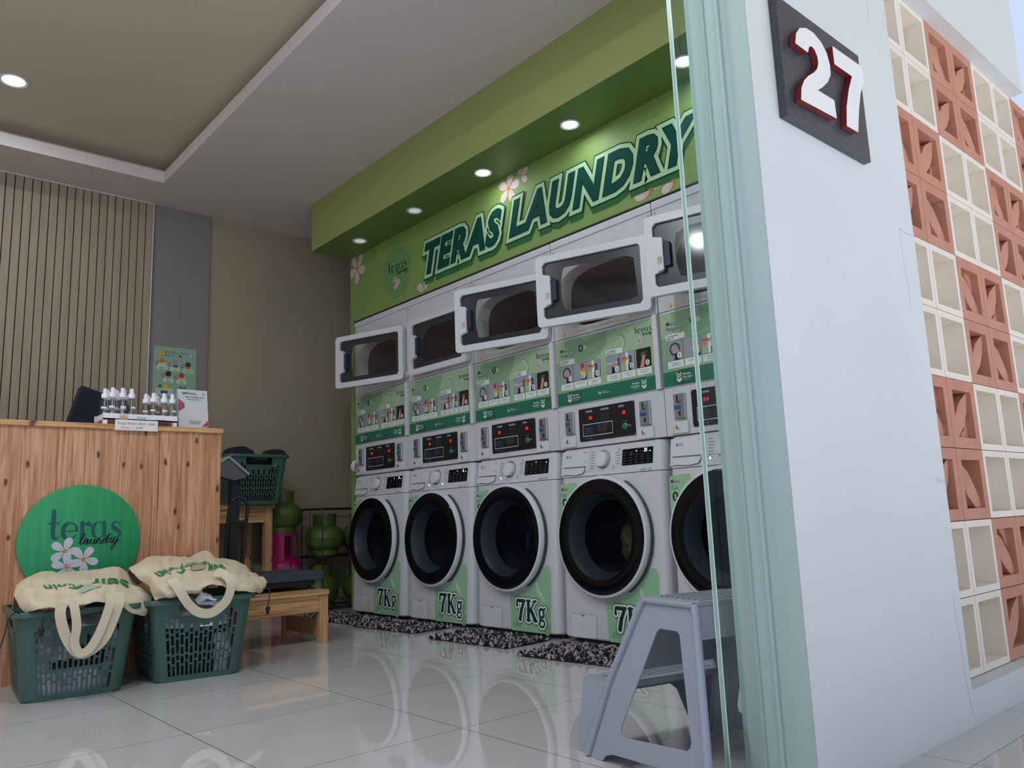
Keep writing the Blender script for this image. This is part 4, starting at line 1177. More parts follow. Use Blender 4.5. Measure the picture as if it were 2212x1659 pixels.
# green round sign on the counter front
t = thing('round_sign', 'green painted wooden disc with teal and black lettering leaning on the counter front', 'sign', (-1.83, CY-.004, .535))
mb = MB(); mb.lathe([(.0001, 0), (.228, 0), (.2295, .003), (.2295, .015), (.226, .0175), (.0001, .0175)], 'sign', n=72, fn=lambda x_, y_, z_: (x_, -z_, y_)); mk('disc', mb, t, smooth=True)
d = Dec(lambda a, b, o_: (a, -.0175-o_, b), base=.001)
d.glyphs(G_TERAS, -.124, .010, .066, 'sign_let', 0, kx=.0585, cap=True)
d.build('raised_lettering', t)
d = Dec(lambda a, b, o_: (a, -.0185-o_, b), base=.001)
d.glyphs(G_LAUNDRY, -.008, -.012, .0195, 'sign_blk', 0, kx=.0196, cap=True)
d.build('script_lettering', t)
for a, b, ro in ((-.058, -.038, .35), (.012, -.074, .1), (-.048, -.100, .7)):
    d = Dec(lambda p, q, o_: (p, -.0180-o_, q), base=.001+.0012*(ro > .5))
    d.flower(a, b, .056, 'petal', 'petal_o', 0, rot=ro+.9); d.build('flower', t)

# ------------------------------------------------------------------ things on the counter
t = thing('display_tray', 'low white tray carrying the spray bottles on the counter edge', 'tray', (-1.61, 3.76, CH))
mb = MB(); mb.box((-.155, -.070, .020), (.155, .075, .026), 'capw'); mb.box((-.155, -.070, .020), (.155, -.066, .048), 'capw'); mb.box((-.155, .071, .020), (.155, .075, .048), 'capw'); mb.box((-.155, -.066, .026), (-.151, .071, .044), 'capw'); mb.box((.151, -.066, .026), (.155, .071, .044), 'capw'); mk('tray_body', mb, t)
for a, b in ((-.145, -.06), (.145, -.06), (-.145, .065), (.145, .065)):
    mb = MB(); mb.box((a-.008, b-.008, 0.0), (a+.008, b+.008, .020), 'capw'); mk('foot', mb, t)
d = Dec(lambda a, b, o_: (a, -.070-o_, b), base=.0008)
d.rect(-.09, .024, -.055, .046, 'canvas', 0); d.text('Pewangi', .0, .030, .008, 'gtxt', 1, shear=.2, align='C'); d.text('Lavender', .062, .024, .008, 'redtxt', 1, shear=.2)
d.text('wangi', -.086, .030, .008, 'st_or', 1, shear=.2)
d.build('tray_label', t)
d = Dec(lambda a, b, o_: (a, -o_-b*.03, b), base=.0)
mb = MB(); mb.box((-.088, 0, -.046), (.088, .0012, 0), 'paper')
t = mk('price_note', mb, loc=(-1.632, CY-.018, 1.046)); tag(t, 'handwritten white paper price note hanging over the counter edge', 'note')
d = Dec(lambda a, b, o_: (a, -o_, b), base=.0006)
d.text('Harga Parfum 60ml - 6000', -.078, -.020, .0095, 'gtxt', 0, shear=.25, width=.155); d.text('Pocari   -  5000', -.065, -.038, .0095, 'gtxt', 0, shear=.25, width=.09)
d.build('handwriting', t)

def bottle(kind):
    t = thing('spray_bottle', 'x', 'spray bottle', (0, 0, 0))
    gm = 'bottle' if kind == 0 else 'bottlep'; h = .092 if kind == 0 else .080; R_ = .0185
    mb = MB(); mb.lathe([(.0001, .001), (R_-.002, .001), (R_, .004), (R_, h-.014), (R_-.004, h-.004), (.011, h), (.011, h+.004)], gm, n=18); mk('body', mb, t, smooth=True)
    mb = MB(); mb.lathe([(.0145, h+.0045), (.0145, h+.022), (.013, h+.024), (.009, h+.024), (.0088, h+.040), (.0075, h+.047), (.0001, h+.047)], 'capw', n=18); mk('spray_cap', mb, t, smooth=True)
    mb = MB(); mb.lathe([(.0012, .006), (.0012, h+.004)], 'capw', n=6); mk('dip_tube', mb, t)
    mb = MB(); mb.lathe([(R_+.0005, h*.52), (R_+.0005, h*.62)], 'paper', n=8, a0=radians(-130), a1=radians(-60)); mk('label', mb, t)
    return t
sp_l = ['leftmost in the front row of the clear spray bottles', 'middle of the front row of the clear spray bottles', 'rightmost of the clear spray bottles in the front row',
        'leftmost of the clear spray bottles in the back row', 'second from left of the clear spray bottles in the back row', 'third from left of the clear spray bottles in the back row', 'fourth from left of the clear spray bottles in the back row', 'rightmost of the clear spray bottles in the back row']
sp_r = [q.replace('clear', 'amber tinted') for q in sp_l]
b0 = bottle(0); b1 = bottle(1)
first = [True, True]
pos_l = [(-1.722, 3.725), (-1.683, 3.718), (-1.644, 3.725), (-1.742, 3.768), (-1.722, 3.806), (-1.703, 3.766), (-1.664, 3.766), (-1.683, 3.804)]
pos_r = [(-1.552, 3.722), (-1.508, 3.716), (-1.470, 3.722), (-1.572, 3.764), (-1.552, 3.803), (-1.531, 3.762), (-1.490, 3.762), (-1.511, 3.803)]
for pr, ps, ls, g in ((b0, pos_l, sp_l, 'clear spray bottles on the tray'), (b1, pos_r, sp_r, 'amber spray bottles on the tray')):
    for k, (p, l) in enumerate(zip(ps, ls)):
        o = pr if k == 0 else dup(pr)
        o.location = (p[0], p[1], CH+.0265); o['label'] = l; o['group'] = g; o.rotation_euler = (0, 0, .4*(k % 3)-.3)

# acrylic stand with the payment card
t = thing('payment_card_stand', 'white card with pink corners in an acrylic stand at the right end of the counter', 'card stand', (-1.362, 3.760, CH), radians(3))
ta = radians(9)
A_ = lambda a, b, o_: (a, b*sin(ta)-o_*cos(ta)-.015, b*cos(ta)+.004-o_*sin(ta)*0)
mb = MB(); mb.prism(rr2(-.070, 0, .070, .188, .003), A_, 0, -.0015, 'paper'); mk('card', mb, t)
mb = MB(); mb.prism(rr2(-.072, -.002, .072, .190, .003), A_, .0035, .002, 'acry'); mb.box((-.072, -.018, .0), (.072, .045, .0025), 'acry'); mk('acrylic_holder', mb, t)
d = Dec(A_, base=.0004)
d.poly([(-.069, .142), (-.040, .120), (-.040, .098), (-.064, .080), (-.069, .082)], 'magenta', 0); d.poly([(.069, .042), (.069, .001), (.028, .001)], 'magenta', 0)
d.text('QRIS', -.052, .165, .010, 'sign_blk', 1, bold=.03); d.rect(-.02, .170, .012, .1725, 'gtxt', 1); d.rect(-.02, .165, .02, .1675, 'gtxt', 1)
d.text('TERAS LAUNDRY KOIN', .008, .149, .006, 'sign_blk', 1, bold=.02, align='C'); d.rect(-.028, .139, .040, .1415, 'gtxt', 1); d.rect(.001, .131, .010, .133, 'gtxt', 1)
for k in range(3): d.rect(-.024+.004*k, .034-.006*k, .036-.003*k, .036-.006*k, 'gtxt', 1)
d.poly([(.046, .166), (.056, .166), (.051, .178)], 'magenta', 1)
for k in range(3): d.ell(.036+.012*k, .008, .004, .004, 'paper', 2, n=10)
d.build('card_print', t)

# ------------------------------------------------------------------ poster on the grey band
t = thing('notice_poster', 'pale green notice poster on the grey wall band behind the bottles', 'poster', (-.961, YB-.0205, 1.52), radians(0))
mb = MB(); mb.box((-.136, -.002, -.235), (.136, -.0004, .228), 'postg'); mk('sheet', mb, t)
d = Dec(lambda a, b, o_: (a, -.002-o_, b), base=.0006)
d.ell(-.088, .185, .021, .021, 'st_dark', 0); d.ell(-.088, .185, .019, .019, 'st_yel', 1); d.text('!', -.088, .174, .022, 'st_dark', 2, bold=.03, align='C')
for st, vv in (('Perhatikan Barang', .186), ('Sebelum Mencuci', .166)):
    d.text(st, -.062, vv, .016, 'st_white', 1, bold=.06, width=.165); d.text(st, -.062, vv, .016, 'st_dark', 2, bold=.02, width=.160)
def item(cx, cz, mats, words, okk=False, w=.030):
    d.rrect(cx-.022, cz-.052, cx+.044, cz-.030, .003, 'st_pale', 1); d.poly([(cx-.02, cz-.03), (cx+.04, cz-.03), (cx+.03, cz+.0), (cx-.01, cz-.0)], 'st_pale', 1)
    d.ell(cx+.010, cz+.004, .018, .019, mats[0], 2); d.poly([(cx-.008, cz-.012), (cx+.032, cz-.010), (cx+.026, cz-.026), (cx-.004, cz-.026)], mats[1], 3)
    d.ell(cx-.022, cz-.008, .012, .012, 'st_band' if okk else 'st_red', 4)
    if okk: d.stroke([(cx-.028, cz-.008), (cx-.023, cz-.013), (cx-.015, cz-.002)], .003, 'st_white', 5)
    else:
        d.stroke([(cx-.027, cz-.013), (cx-.017, cz-.003)], .0028, 'st_white', 5); d.stroke([(cx-.027, cz-.003), (cx-.017, cz-.013)], .0028, 'st_white', 5)
    d.text(words, cx+.011, cz-.044, .0062, 'st_dark', 5, align='C', bold=.02)
item(-.092, .128, ('st_or', 'st_pale'), 'Makanan'); item(-.010, .122, ('st_grey', 'st_blue'), 'Tisu'); item(.072, .116, ('slate', 'st_or'), 'Korek Api')
item(-.052, .044, ('st_black', 'st_grey'), 'Kunci'); item(.032, .040, ('st_red', 'st_yel'), 'Uang')
d.rrect(-.118, -.105, -.010, -.045, .004, 'st_pale', 1); d.rrect(.010, -.125, .124, -.050, .004, 'st_pale', 1); d.rrect(-.118, -.2, -.01, -.12, .004, 'st_pale', 1)
d.poly([(-.088, -.062), (-.040, -.062), (-.044, -.084), (-.084, -.084)], 'st_blue', 2); d.rect(-.075, -.056, -.045, -.025, 'st_yel', 2); d.ell(-.090, -.035, .012, .012, 'st_band', 3); d.ell(.040, -.042, .012, .012, 'st_band', 3); d.ell(.062, -.045, .014, .012, 'st_blue', 2)
d.text('Pisahkan Pakaian', -.064, -.100, .008, 'st_dark', 3, align='C', bold=.02); d.text('Balik', .060, -.100, .008, 'st_dark', 3, align='C', bold=.02)
d.build('poster_print', t)

# navy office chair behind the counter, draped
t = thing('office_chair', 'navy office chair back showing behind the spray bottles above the counter', 'chair', (-1.60, 4.42, 0), radians(-4))
def blobring(cx, cz, rx, rz, y0_, y1_): return [(cx+rx*cos(a), y0_+(y1_-y0_)*.5*(1+sin(a*1.0)), cz+rz*sin(a)) for a in [2*pi*k/16 for k in range(16)]]
mb = MB()
out = [(-.20, .62), (-.19, .95), (-.158, 1.11), (-.104, 1.305), (-.02, 1.282), (.03, 1.268), (.126, 1.250), (.158, 1.178), (.19, 1.05), (.20, .62)]
mb.prism(out, lambda a, b, d_: (a, d_+.04*sin(a*9), b), -.03, .045, 'denim'); mk('backrest', mb, t, bevel=.015, segs=3)
mb = MB(); mb.prism(rr2(-.24, .06, .24, .52, .06), lambda a, b, d_: (a, b, d_), .46, .54, 'denim'); mk('seat', mb, t, bevel=.015)
mb = MB(); mb.lathe([(.025, .06), (.025, .46)], 'blkm', c=(0, .27, 0), n=12); mk('gas_column', mb, t)
mb = MB()
for k in range(5):
    a = 2*pi*k/5; mb.tube([(0, .27, .07), (.26*cos(a), .27+.26*sin(a), .014)], .014, 'blkm', n=6)
mb.tube([(0, .2, .45), (0, .055, .48), (0, .055, .75)], .015, 'blkm', n=6)
mk('base', mb, t)

# ================================================================== LAUNDRY BASKETS
BW, BD, TW, TD, BH = .157, .195, .192, .228, .302
RC = .035
def basket_meshes():
    def wall(axis, sign):
        """returns fn(s, t, d): s metres along wall, t height fraction, d inward"""
        def fn(s_, t_, d_):
            hw = BW+(TW-BW)*t_; hd = BD+(TD-BD)*t_
            k_ = (hw-RC)/(BW-RC) if axis == 0 else (hd-RC)/(BD-RC)
            if axis == 0: return (s_*k_, sign*(hd-d_), t_*BH)
            return (sign*(hw-d_), s_*k_, t_*BH)
        return fn
    body = MB()
    for axis in (0, 1):
        half = (BW if axis == 0 else BD)-RC
        ncol = 15 if axis == 0 else 19
        m_ = .010; pitch = 2*(half-m_)/ncol
        for sign in (-1, 1):
            W = wall(axis, sign)
            def seg(s0, s1, t0, t1):
                # split in height so the taper is followed
                body.box((s0, t0, 0), (s1, t1, .003), 'bask', fn=lambda a, b, c_: W(a, b, c_))
            hs = .062
            seg(-half, -half+m_, 0, 1); seg(half-m_, half, 0, 1)
            for c in range(ncol):
                c0 = -half+m_+c*pitch
                r_ = pitch*.38
                inh = abs(c0+pitch/2) < hs
                # rib
                def segs(a, b, spans):
                    for t0, t1 in spans: seg(a, b, t0, t1)
                top = [(.0, .80), (.955, 1.0)] if inh else [(.0, 1.0)]
                segs(c0+pitch-r_/2, c0+pitch, top); segs(c0, c0+r_/2, top)
                # slot column
                zs = .07; spans = [(0, zs)]; q = c % 2
                lens = ([.165, .060, .165, .060, .165] if q == 0 else [.120, .090, .090, .120, .110])
                tt = zs; k = 0; lim = .76 if inh else .93
                while True:
                    l = lens[k % 5]; g = .026
                    if tt+l > lim: break
                    spans.append((tt+l, tt+l+g)); tt = tt+l+g; k += 1
                spans[-1] = (spans[-1][0], .80 if inh else 1.0)
                if inh: spans.append((.955, 1.0))
                segs(c0+r_/2, c0+pitch-r_/2, spans)
    # rounded corners
    for sx, sy in ((-1, -1), (1, -1), (1, 1), (-1, 1)):
        rings = []
        for t_ in (0, .03, 1.0):
            hw = BW+(TW-BW)*t_; hd = BD+(TD-BD)*t_
            sh_ = .006 if t_ == 0 else 0
            rg = []
            for k in range(7):
                a = radians(90*k/6)
                rg.append((sx*(hw-RC+(RC-sh_)*sin(a)), sy*(hd-RC+(RC-sh_)*cos(a)), t_*BH))
            for k in range(6, -1, -1):
                a = radians(90*k/6)
                rg.append((sx*(hw-RC+(RC-.003-sh_)*sin(a)), sy*(hd-RC+(RC-.003-sh_)*cos(a)), t_*BH))
            rings.append(rg)
        body.loft(rings, 'bask')
    body.prism(rr2(-BW+.002, -BD+.002, BW-.002, BD-.002, RC), lambda a, b, d_: (a, b, d_), .0, .004, 'bask')
    rim = MB()
    def rr3(hw, hd, z): return [(p[0], p[1], z) for p in rr2(-hw, -hd, hw, hd, RC+.004, 6)]
    rim.loft([rr3(TW-.003, TD-.003, BH-.0), rr3(TW-.003, TD-.003, BH+.004), rr3(TW+.012, TD+.012, BH+.004), rr3(TW+.014, TD+.014, BH), rr3(TW+.014, TD+.014, BH-.014), rr3(TW+.011, TD+.011, BH-.014), rr3(TW+.010, TD+.010, BH-.002), rr3(TW-.001, TD-.001, BH-.004)], 'bask', caps=False)
    grip = MB()
    for sign in (-1, 1):
        for k in range(16):
            a = -.056+.0075*k
            grip.box((a, sign*(TD-.004)-.002, BH-.022), (a+.003, sign*(TD-.004)+.002, BH-.001), 'bask')
        grip.box((-.062, sign*(TD-.002)-.003, BH-.016), (.062, sign*(TD-.002)+.003, BH-.002), 'bask')
    return body, rim, grip
_b, _r, _g = basket_meshes()
bk = thing('laundry_basket', 'green slotted plastic basket at left under the green disc, filled with pale laundry', 'laundry basket', (-1.912, 3.425, 0), radians(-5), 'green slotted laundry baskets')
mk('basket_body', _b, bk, recalc=False); mk('rim', _r, bk, smooth=True); mk('handle_grip', _g, bk)
bk2 = dup(bk, (-1.478, 3.405, 0), radians(-7), 'green slotted plastic basket on the floor by the bench, with pink and white clothes')
bk3 = dup(bk, (-.580, 5.015, .7055), radians(0), 'green slotted plastic basket of black clothes on the pine table against the wall')
bk3.scale = (1, .92, 1.02)

def heap(name, label, loc, rz, a, b, h, mats, seed, amp=.012, z0=.008, cat='laundry', kind='stuff'):
    mb = MB(); nu, nv = 44, 22
    vs = []
    for i in range(nv+1):
        v_ = i/nv
        for j in range(nu):
            q = 2*pi*j/nu
            e = .5
            ca, sa = cos(q), sin(q)
            # side profile: straight walls then a domed top
            if v_ < .62: k = 1.0; z = z0+(h-.05)*v_/.62
            else:
                w = (v_-.62)/.38; k = cos(w*pi/2)**.7 if w < 1 else 0.0; z = z0+h-.05+.05*sin(w*pi/2)
            tap = 1+.20*(z/ .30)
            x_ = a*k*tap*(abs(ca)**e)*(1 if ca > 0 else -1); y_ = b*k*tap*(abs(sa)**e)*(1 if sa > 0 else -1)
            nn = noise.noise(Vector((x_*16+seed, y_*16, z*16)))+.5*noise.noise(Vector((x_*40+seed, y_*40, z*40)))
            rr_ = 1+amp*nn/max(a, .05)*2.0-.02
            vs.append((x_*rr_, y_*rr_, max(z+amp*nn*(v_ > .6), z0)))
    fs = []; mt = []
    for i in range(nv):
        for j in range(nu): fs.append((i*nu+j, i*nu+(j+1) % nu, (i+1)*nu+(j+1) % nu, (i+1)*nu+j))
    fs.append(tuple(range(nu-1, -1, -1)))
    for f_ in fs:
        cx_ = sum(vs[q][0] for q in f_)/len(f_); cz_ = sum(vs[q][2] for q in f_)/len(f_); cy_ = sum(vs[q][1] for q in f_)/len(f_)
        m_ = mats(cx_, cy_, cz_, noise.noise(Vector((cx_*11+seed*3, cy_*11, cz_*13))))
        mt.append(m_)
    base = len(mb.v); mb.v += vs
    for f_, m_ in zip(fs, mt): mb.f.append(f_); mb.m.append(mb.mi(m_))
    o = mk(name, mb, smooth=True, loc=loc, recalc=False); o.rotation_euler = (0, 0, rz)
    return tag(o, label, cat, kind=kind)
heap('laundry_heap', 'pale patterned laundry filling the left basket', (-1.912, 3.425, 0), radians(-5), .1415, .180, .262,
     lambda x_, y_, z_, n_: ('laund' if n_ > -.1 else 'dark') if .10 < z_ < .17 and n_ < .2 else ('laund2' if n_ > -.02 else 'laund'), 3.3)
heap('laundry_heap', 'white, dark and pink clothes filling the right floor basket', (-1.478, 3.405, 0), radians(-7), .1415, .180, .262,
     lambda x_, y_, z_, n_: ('laund3' if x_ > .115 and z_ > .15 else ('laund5' if x_ > .07 and .16 < z_ < .22 and n_ > 0 else ('laund2' if (x_ > .05 and z_ < .16) or z_ > .19 else ('dark' if n_ < .1 else 'denim')))), 8.1)
heap('laundry_heap', 'black clothes heaped in the basket on the table', (-.580, 5.015, .7055), 0, .124, .136, .30,
     lambda *q: 'dark', 5.5, amp=.012)
mb = MB()   # dark garment ends over the rim of the third basket
for cx_, cz_, w_, h_ in ((-.665, 1.020, .100, .050), (-.430, 1.022, .080, .034)):
    rings = []
    for i in range(7):
        ph = -pi/2+pi*i/6; rings.append([(cx_+w_*max(cos(ph), .05)*cos(q)*(1+.2*sin(3*q)), 4.90+.06*max(cos(ph), .05)*sin(q), cz_+h_*sin(ph)*.9+.01*sin(5*q)) for q in [2*pi*k/14 for k in range(14)]])
    mb.loft(rings, 'dark')
    tag(mk('garment', mb, smooth=True), ('bunched black garment over the left rim' if cx_ < -.5 else 'bunched black garment over the right rim')+' of the basket on the table', 'garment', 'black garments on the table basket'); mb = MB()
# white cloth poking out of the handle hole
mb = MB(); rings = []
for i, (cx_, cz_, w_) in enumerate(((-1.515, .318, .010), (-1.508, .306, .026), (-1.500, .292, .030), (-1.492, .288, .034), (-1.478, .284, .034), (-1.462, .281, .018))):
    rings.append([(cx_+w_*cos(q)*(1+.15*cos(4*q)), 3.172-.010*sin(q)-.004*i*(i < 4), cz_+.010*sin(q)+.006*cos(3*q)) for q in [2*pi*k/16 for k in range(16)]])
mb.loft(rings, 'laund2'); tag(mk('white_cloth', mb, smooth=True), 'crumpled white cloth poking through the handle hole of the right floor basket', 'cloth')

# canvas bags draped over the two baskets
B1 = [[(-2.091,3.22,.303),(-2.072,3.15,.316),(-2.026,3.14,.317),(-1.988,3.13,.32),(-1.942,3.14,.318),(-1.897,3.14,.323),(-1.85,3.14,.312),(-1.806,3.14,.295),(-1.719,3.2,.255),(-1.67,3.3,.258)],
 [(-2.103,3.28,.317),(-2.079,3.18,.339),(-2.025,3.15,.326),(-1.979,3.15,.331),(-1.935,3.16,.332),(-1.893,3.16,.341),(-1.846,3.16,.327),(-1.801,3.16,.313),(-1.701,3.22,.28),(-1.654,3.32,.291)],
 [(-2.103,3.38,.354),(-2.074,3.3,.371),(-2.022,3.26,.362),(-1.962,3.26,.36),(-1.913,3.26,.359),(-1.87,3.26,.361),(-1.822,3.26,.361),(-1.772,3.26,.35),(-1.693,3.3,.331),(-1.631,3.38,.3)],
 [(-2.087,3.46,.375),(-2.057,3.44,.394),(-1.999,3.42,.39),(-1.934,3.4,.382),(-1.883,3.4,.381),(-1.837,3.4,.379),(-1.776,3.4,.373),(-1.722,3.42,.364),(-1.67,3.44,.344),(-1.615,3.46,.313)],
 [(-2.073,3.52,.386),(-2.03,3.56,.407),(-1.98,3.56,.422),(-1.901,3.56,.417),(-1.834,3.56,.416),(-1.782,3.56,.416),(-1.73,3.56,.421),(-1.69,3.56,.409),(-1.65,3.54,.358),(-1.602,3.52,.317)]]
B2 = [[(-1.675,3.2,.308),(-1.65,3.14,.315),(-1.624,3.14,.312),(-1.572,3.14,.32),(-1.532,3.14,.323),(-1.512,3.14,.345),(-1.457,3.14,.344),(-1.407,3.14,.323),(-1.324,3.14,.309),(-1.257,3.2,.305)],
 [(-1.672,3.25,.324),(-1.672,3.15,.343),(-1.625,3.14,.338),(-1.572,3.14,.34),(-1.532,3.14,.343),(-1.505,3.16,.36),(-1.449,3.16,.356),(-1.4,3.16,.342),(-1.316,3.16,.338),(-1.222,3.24,.324)],
 [(-1.664,3.35,.353),(-1.657,3.28,.382),(-1.59,3.25,.381),(-1.535,3.25,.38),(-1.494,3.25,.381),(-1.455,3.25,.381),(-1.408,3.25,.378),(-1.353,3.25,.37),(-1.265,3.28,.359),(-1.188,3.34,.348)],
 [(-1.694,3.46,.408),(-1.639,3.42,.418),(-1.562,3.4,.417),(-1.509,3.4,.417),(-1.455,3.4,.417),(-1.407,3.4,.413),(-1.359,3.4,.406),(-1.305,3.4,.399),(-1.246,3.42,.387),(-1.181,3.44,.358)],
 [(-1.683,3.52,.419),(-1.6,3.56,.452),(-1.537,3.56,.454),(-1.467,3.56,.448),(-1.422,3.56,.45),(-1.381,3.56,.466),(-1.35,3.56,.465),(-1.328,3.56,.438),(-1.237,3.54,.425),(-1.184,3.5,.373)]]
def cloth(rows, seed, amp=.009):
    rows = [list(r_) for r_ in rows]
    under = [(p[0]*.97+q[0]*.03, p[1]+.022, p[2]+.010) for p, q in zip(rows[0], rows[2])]
    back = [(p[0], p[1]+.055, p[2]-.045) for p in rows[-1]]
    back2 = [(p[0], p[1]+.075, p[2]-.10) for p in rows[-1]]
    rows = [under]+rows+[back, back2]
    R1 = [_cr(r_, 8) for r_ in rows]
    n = len(R1[0])
    cols = [_cr([r_[j] for r_ in R1], 7) for j in range(n)]
    m_ = len(cols[0]); G = [[None]*n for _ in range(m_)]
    for j in range(n):
        for i in range(m_):
            p = Vector(cols[j][i])
            w = min(1, i/8)*min(1, (m_-i)/6)
            # soft creases radiating across the cloth
            nn = noise.noise(Vector((p.x*9+seed, p.y*14, 0)))*1.4+.8*(1-abs(noise.noise(Vector((p.x*22-p.y*9+seed, p.y*7, 3))))*2.2)
            G[i][j] = p+Vector((0, -.2, .8))*amp*nn*w
    return G
def cloth_obj(G, name, parent, mat='canvas'):
    mb = MB(); m_, n = len(G), len(G[0])
    mb.add([p for r_ in G for p in r_], [(i*n+j, i*n+j+1, (i+1)*n+j+1, (i+1)*n+j) for i in range(m_-1) for j in range(n-1)], mat)
    o = mk(name, mb, parent, smooth=True, recalc=False)
    so_ = o.modifiers.new('thickness', 'SOLIDIFY'); so_.thickness = .0022; so_.offset = -1
    return o
def on_cloth(G):
    m_, n = len(G), len(G[0])
    def fn(a, b, o_):     # a across 0..1, b front-to-back 0..1
        x_ = min(max(a, 0), 1)*(n-1.001); y_ = min(max(b, 0), 1)*(m_-1.001)
        i, j = int(y_), int(x_); fx, fy = x_-j, y_-i
        p = G[i][j]*(1-fx)*(1-fy)+G[i][j+1]*fx*(1-fy)+G[i+1][j]*(1-fx)*fy+G[i+1][j+1]*fx*fy
        nrm = (G[i][j+1]-G[i][j]).cross(G[i+1][j]-G[i][j]).normalized()
        if nrm.z < 0: nrm = -nrm
        q = p+nrm*(o_+.0015)
        return tuple(q)
    return fn
def ribbon(pts, w, mat='canvas', tw=None):
    P = [Vector(p) for p in _cr(pts, 7)]; n = len(P); mb = MB(); vs = []
    for i, p in enumerate(P):
        t_ = (P[min(i+1, n-1)]-P[max(i-1, 0)]).normalized()
        nrm = Vector((0, -1, .12)).normalized()
        s_ = t_.cross(nrm).normalized()
        vs += [p+s_*w/2, p-s_*w/2]
    mb.add(vs, [(2*i, 2*i+1, 2*i+3, 2*i+2) for i in range(n-1)], mat)
    return mb
def rib_obj(mb, parent, name='strap'):
    o = mk(name, mb, parent, recalc=False); so_ = o.modifiers.new('thickness', 'SOLIDIFY'); so_.thickness = .0025; so_.offset = 0; return o
O3 = lambda e, pts: e.extend(pts)
bagA = thing('tote_bag', 'cream canvas tote bag spread over the left basket below the green disc', 'tote bag', (0, 0, 0), 0, 'cream canvas tote bags on baskets')
G1 = cloth(B1, 2.0); cloth_obj(G1, 'bag_cloth', bagA)
rib_obj(ribbon([(-2.000, 3.128, .335), (-2.010, 3.112, .300), (-1.994, 3.110, .235), (-1.966, 3.110, .182), (-1.938, 3.108, .160), (-1.902, 3.110, .172), (-1.868, 3.110, .205), (-1.843, 3.112, .262), (-1.826, 3.114, .315), (-1.818, 3.150, .352)], .033), bagA)
rib_obj(ribbon([(-1.972, 3.116, .338), (-1.966, 3.102, .300), (-1.960, 3.100, .250), (-1.964, 3.100, .200), (-1.948, 3.098, .166), (-1.920, 3.099, .172), (-1.895, 3.100, .210), (-1.874, 3.102, .262), (-1.856, 3.112, .318), (-1.848, 3.150, .350)], .028), bagA)
fnA = on_cloth(G1)
def local(fn, a0, b0, wa, wb): return lambda x_, y_, o_: fn(a0+x_/wa, b0+y_/wb, o_)
d = Dec(fnA, base=.0016)
d.poly([(.42, .40), (.44, .46), (.47, .50), (.60, .53), (.61, .50), (.60, .44), (.50, .42), (.45, .38)], 'canvas_gr', 0); d.build('window_patch', bagA)
L1_ = local(fnA, .30, .50, .47, .62)
d = Dec(L1_, base=.0024)
d.text('koin', .035, .018, .036, 'ink', 0, bold=.015, rot=pi+.25)
d.stroke([(.045, .03), (.068, .012), (.070, -.014), (.045, -.030), (.022, -.026)], [.003, .010, .012, .008, .003], 'ink', 0)
d.text('Self', .235, .062, .062, 'ink', 0, bold=.015, rot=pi+.04)
d.build('green_print', bagA)
bagB = thing('tote_bag', 'cream canvas tote bag spread over the right floor basket beside the bench', 'tote bag', (0, 0, 0), 0, 'cream canvas tote bags on baskets')
G2 = cloth(B2, 7.0); cloth_obj(G2, 'bag_cloth', bagB)
rib_obj(ribbon([(-1.636, 3.150, .385), (-1.622, 3.118, .352), (-1.604, 3.106, .318), (-1.580, 3.104, .284), (-1.548, 3.102, .258), (-1.508, 3.102, .250), (-1.470, 3.104, .266), (-1.438, 3.106, .298), (-1.424, 3.112, .350), (-1.436, 3.150, .388), (-1.452, 3.20, .395)], .034), bagB)
fnB = on_cloth(G2)
d = Dec(fnB, base=.0016); d.poly([(.36, .50), (.42, .56), (.52, .60), (.55, .62), (.56, .58), (.50, .52), (.40, .49)], 'canvas_in', 0); d.build('window_patch', bagB)
d = Dec(fnB, base=.0022)
d = Dec(local(fnB, .24, .50, .50, .62), base=.0024)
d.text('koin', -.010, .040, .034, 'ink', 0, bold=.015, rot=pi+.9)
d.stroke([(.005, .035), (.030, .025), (.036, .0), (.016, -.020), (.0, -.014)], [.003, .010, .013, .008, .003], 'ink', 0)
d.text('Laundry', .165, .058, .030, 'ink', 0, bold=.015, rot=pi+.1)
d.text('Self', .23, .048, .040, 'ink', 0, bold=.015, rot=pi+.05)
d.build('green_print', bagB)
# drawcords with toggles
def cord(name, pts, label, toggle=None):
    t = thing(name, label, 'drawcord', pts[0]); b_ = Vector(pts[0])
    mb = MB(); mb.tube([Vector(p)-b_ for p in _cr(pts, 5)], .0022, 'cord', n=6); mk('cord', mb, t, smooth=True)
    if toggle:
        q = Vector(toggle)-b_
        mb = MB(); mb.lathe([(.0001, -.022), (.006, -.020), (.007, -.004), (.010, .0), (.010, .006), (.005, .012), (.0001, .013)], 'cord', c=tuple(q), n=12); mk('toggle', mb, t, smooth=True)
cord('drawcord', [(-2.060, 3.120, .320), (-2.062, 3.100, .300), (-2.065, 3.098, .275), (-2.066, 3.098, .262)], 'short black toggle cord at the left front of the left basket', (-2.066, 3.098, .252))
cord('drawcord', [(-2.115, 3.20, .305), (-2.130, 3.18, .312), (-2.150, 3.17, .295), (-2.160, 3.17, .240), (-2.172, 3.17, .190), (-2.170, 3.17, .165)], 'long black cord hanging loose left of the left basket')
cord('drawcord', [(-1.722, 3.28, .262), (-1.706, 3.20, .250), (-1.704, 3.20, .235), (-1.705, 3.20, .225)], 'short black toggle cord between the two floor baskets', (-1.705, 3.20, .215))
cord('drawcord', [(-1.268, 3.17, .315), (-1.262, 3.125, .318), (-1.262, 3.122, .290), (-1.266, 3.122, .262), (-1.268, 3.122, .250)], 'black toggle cord at the right corner of the right floor basket', (-1.268, 3.122, .240))

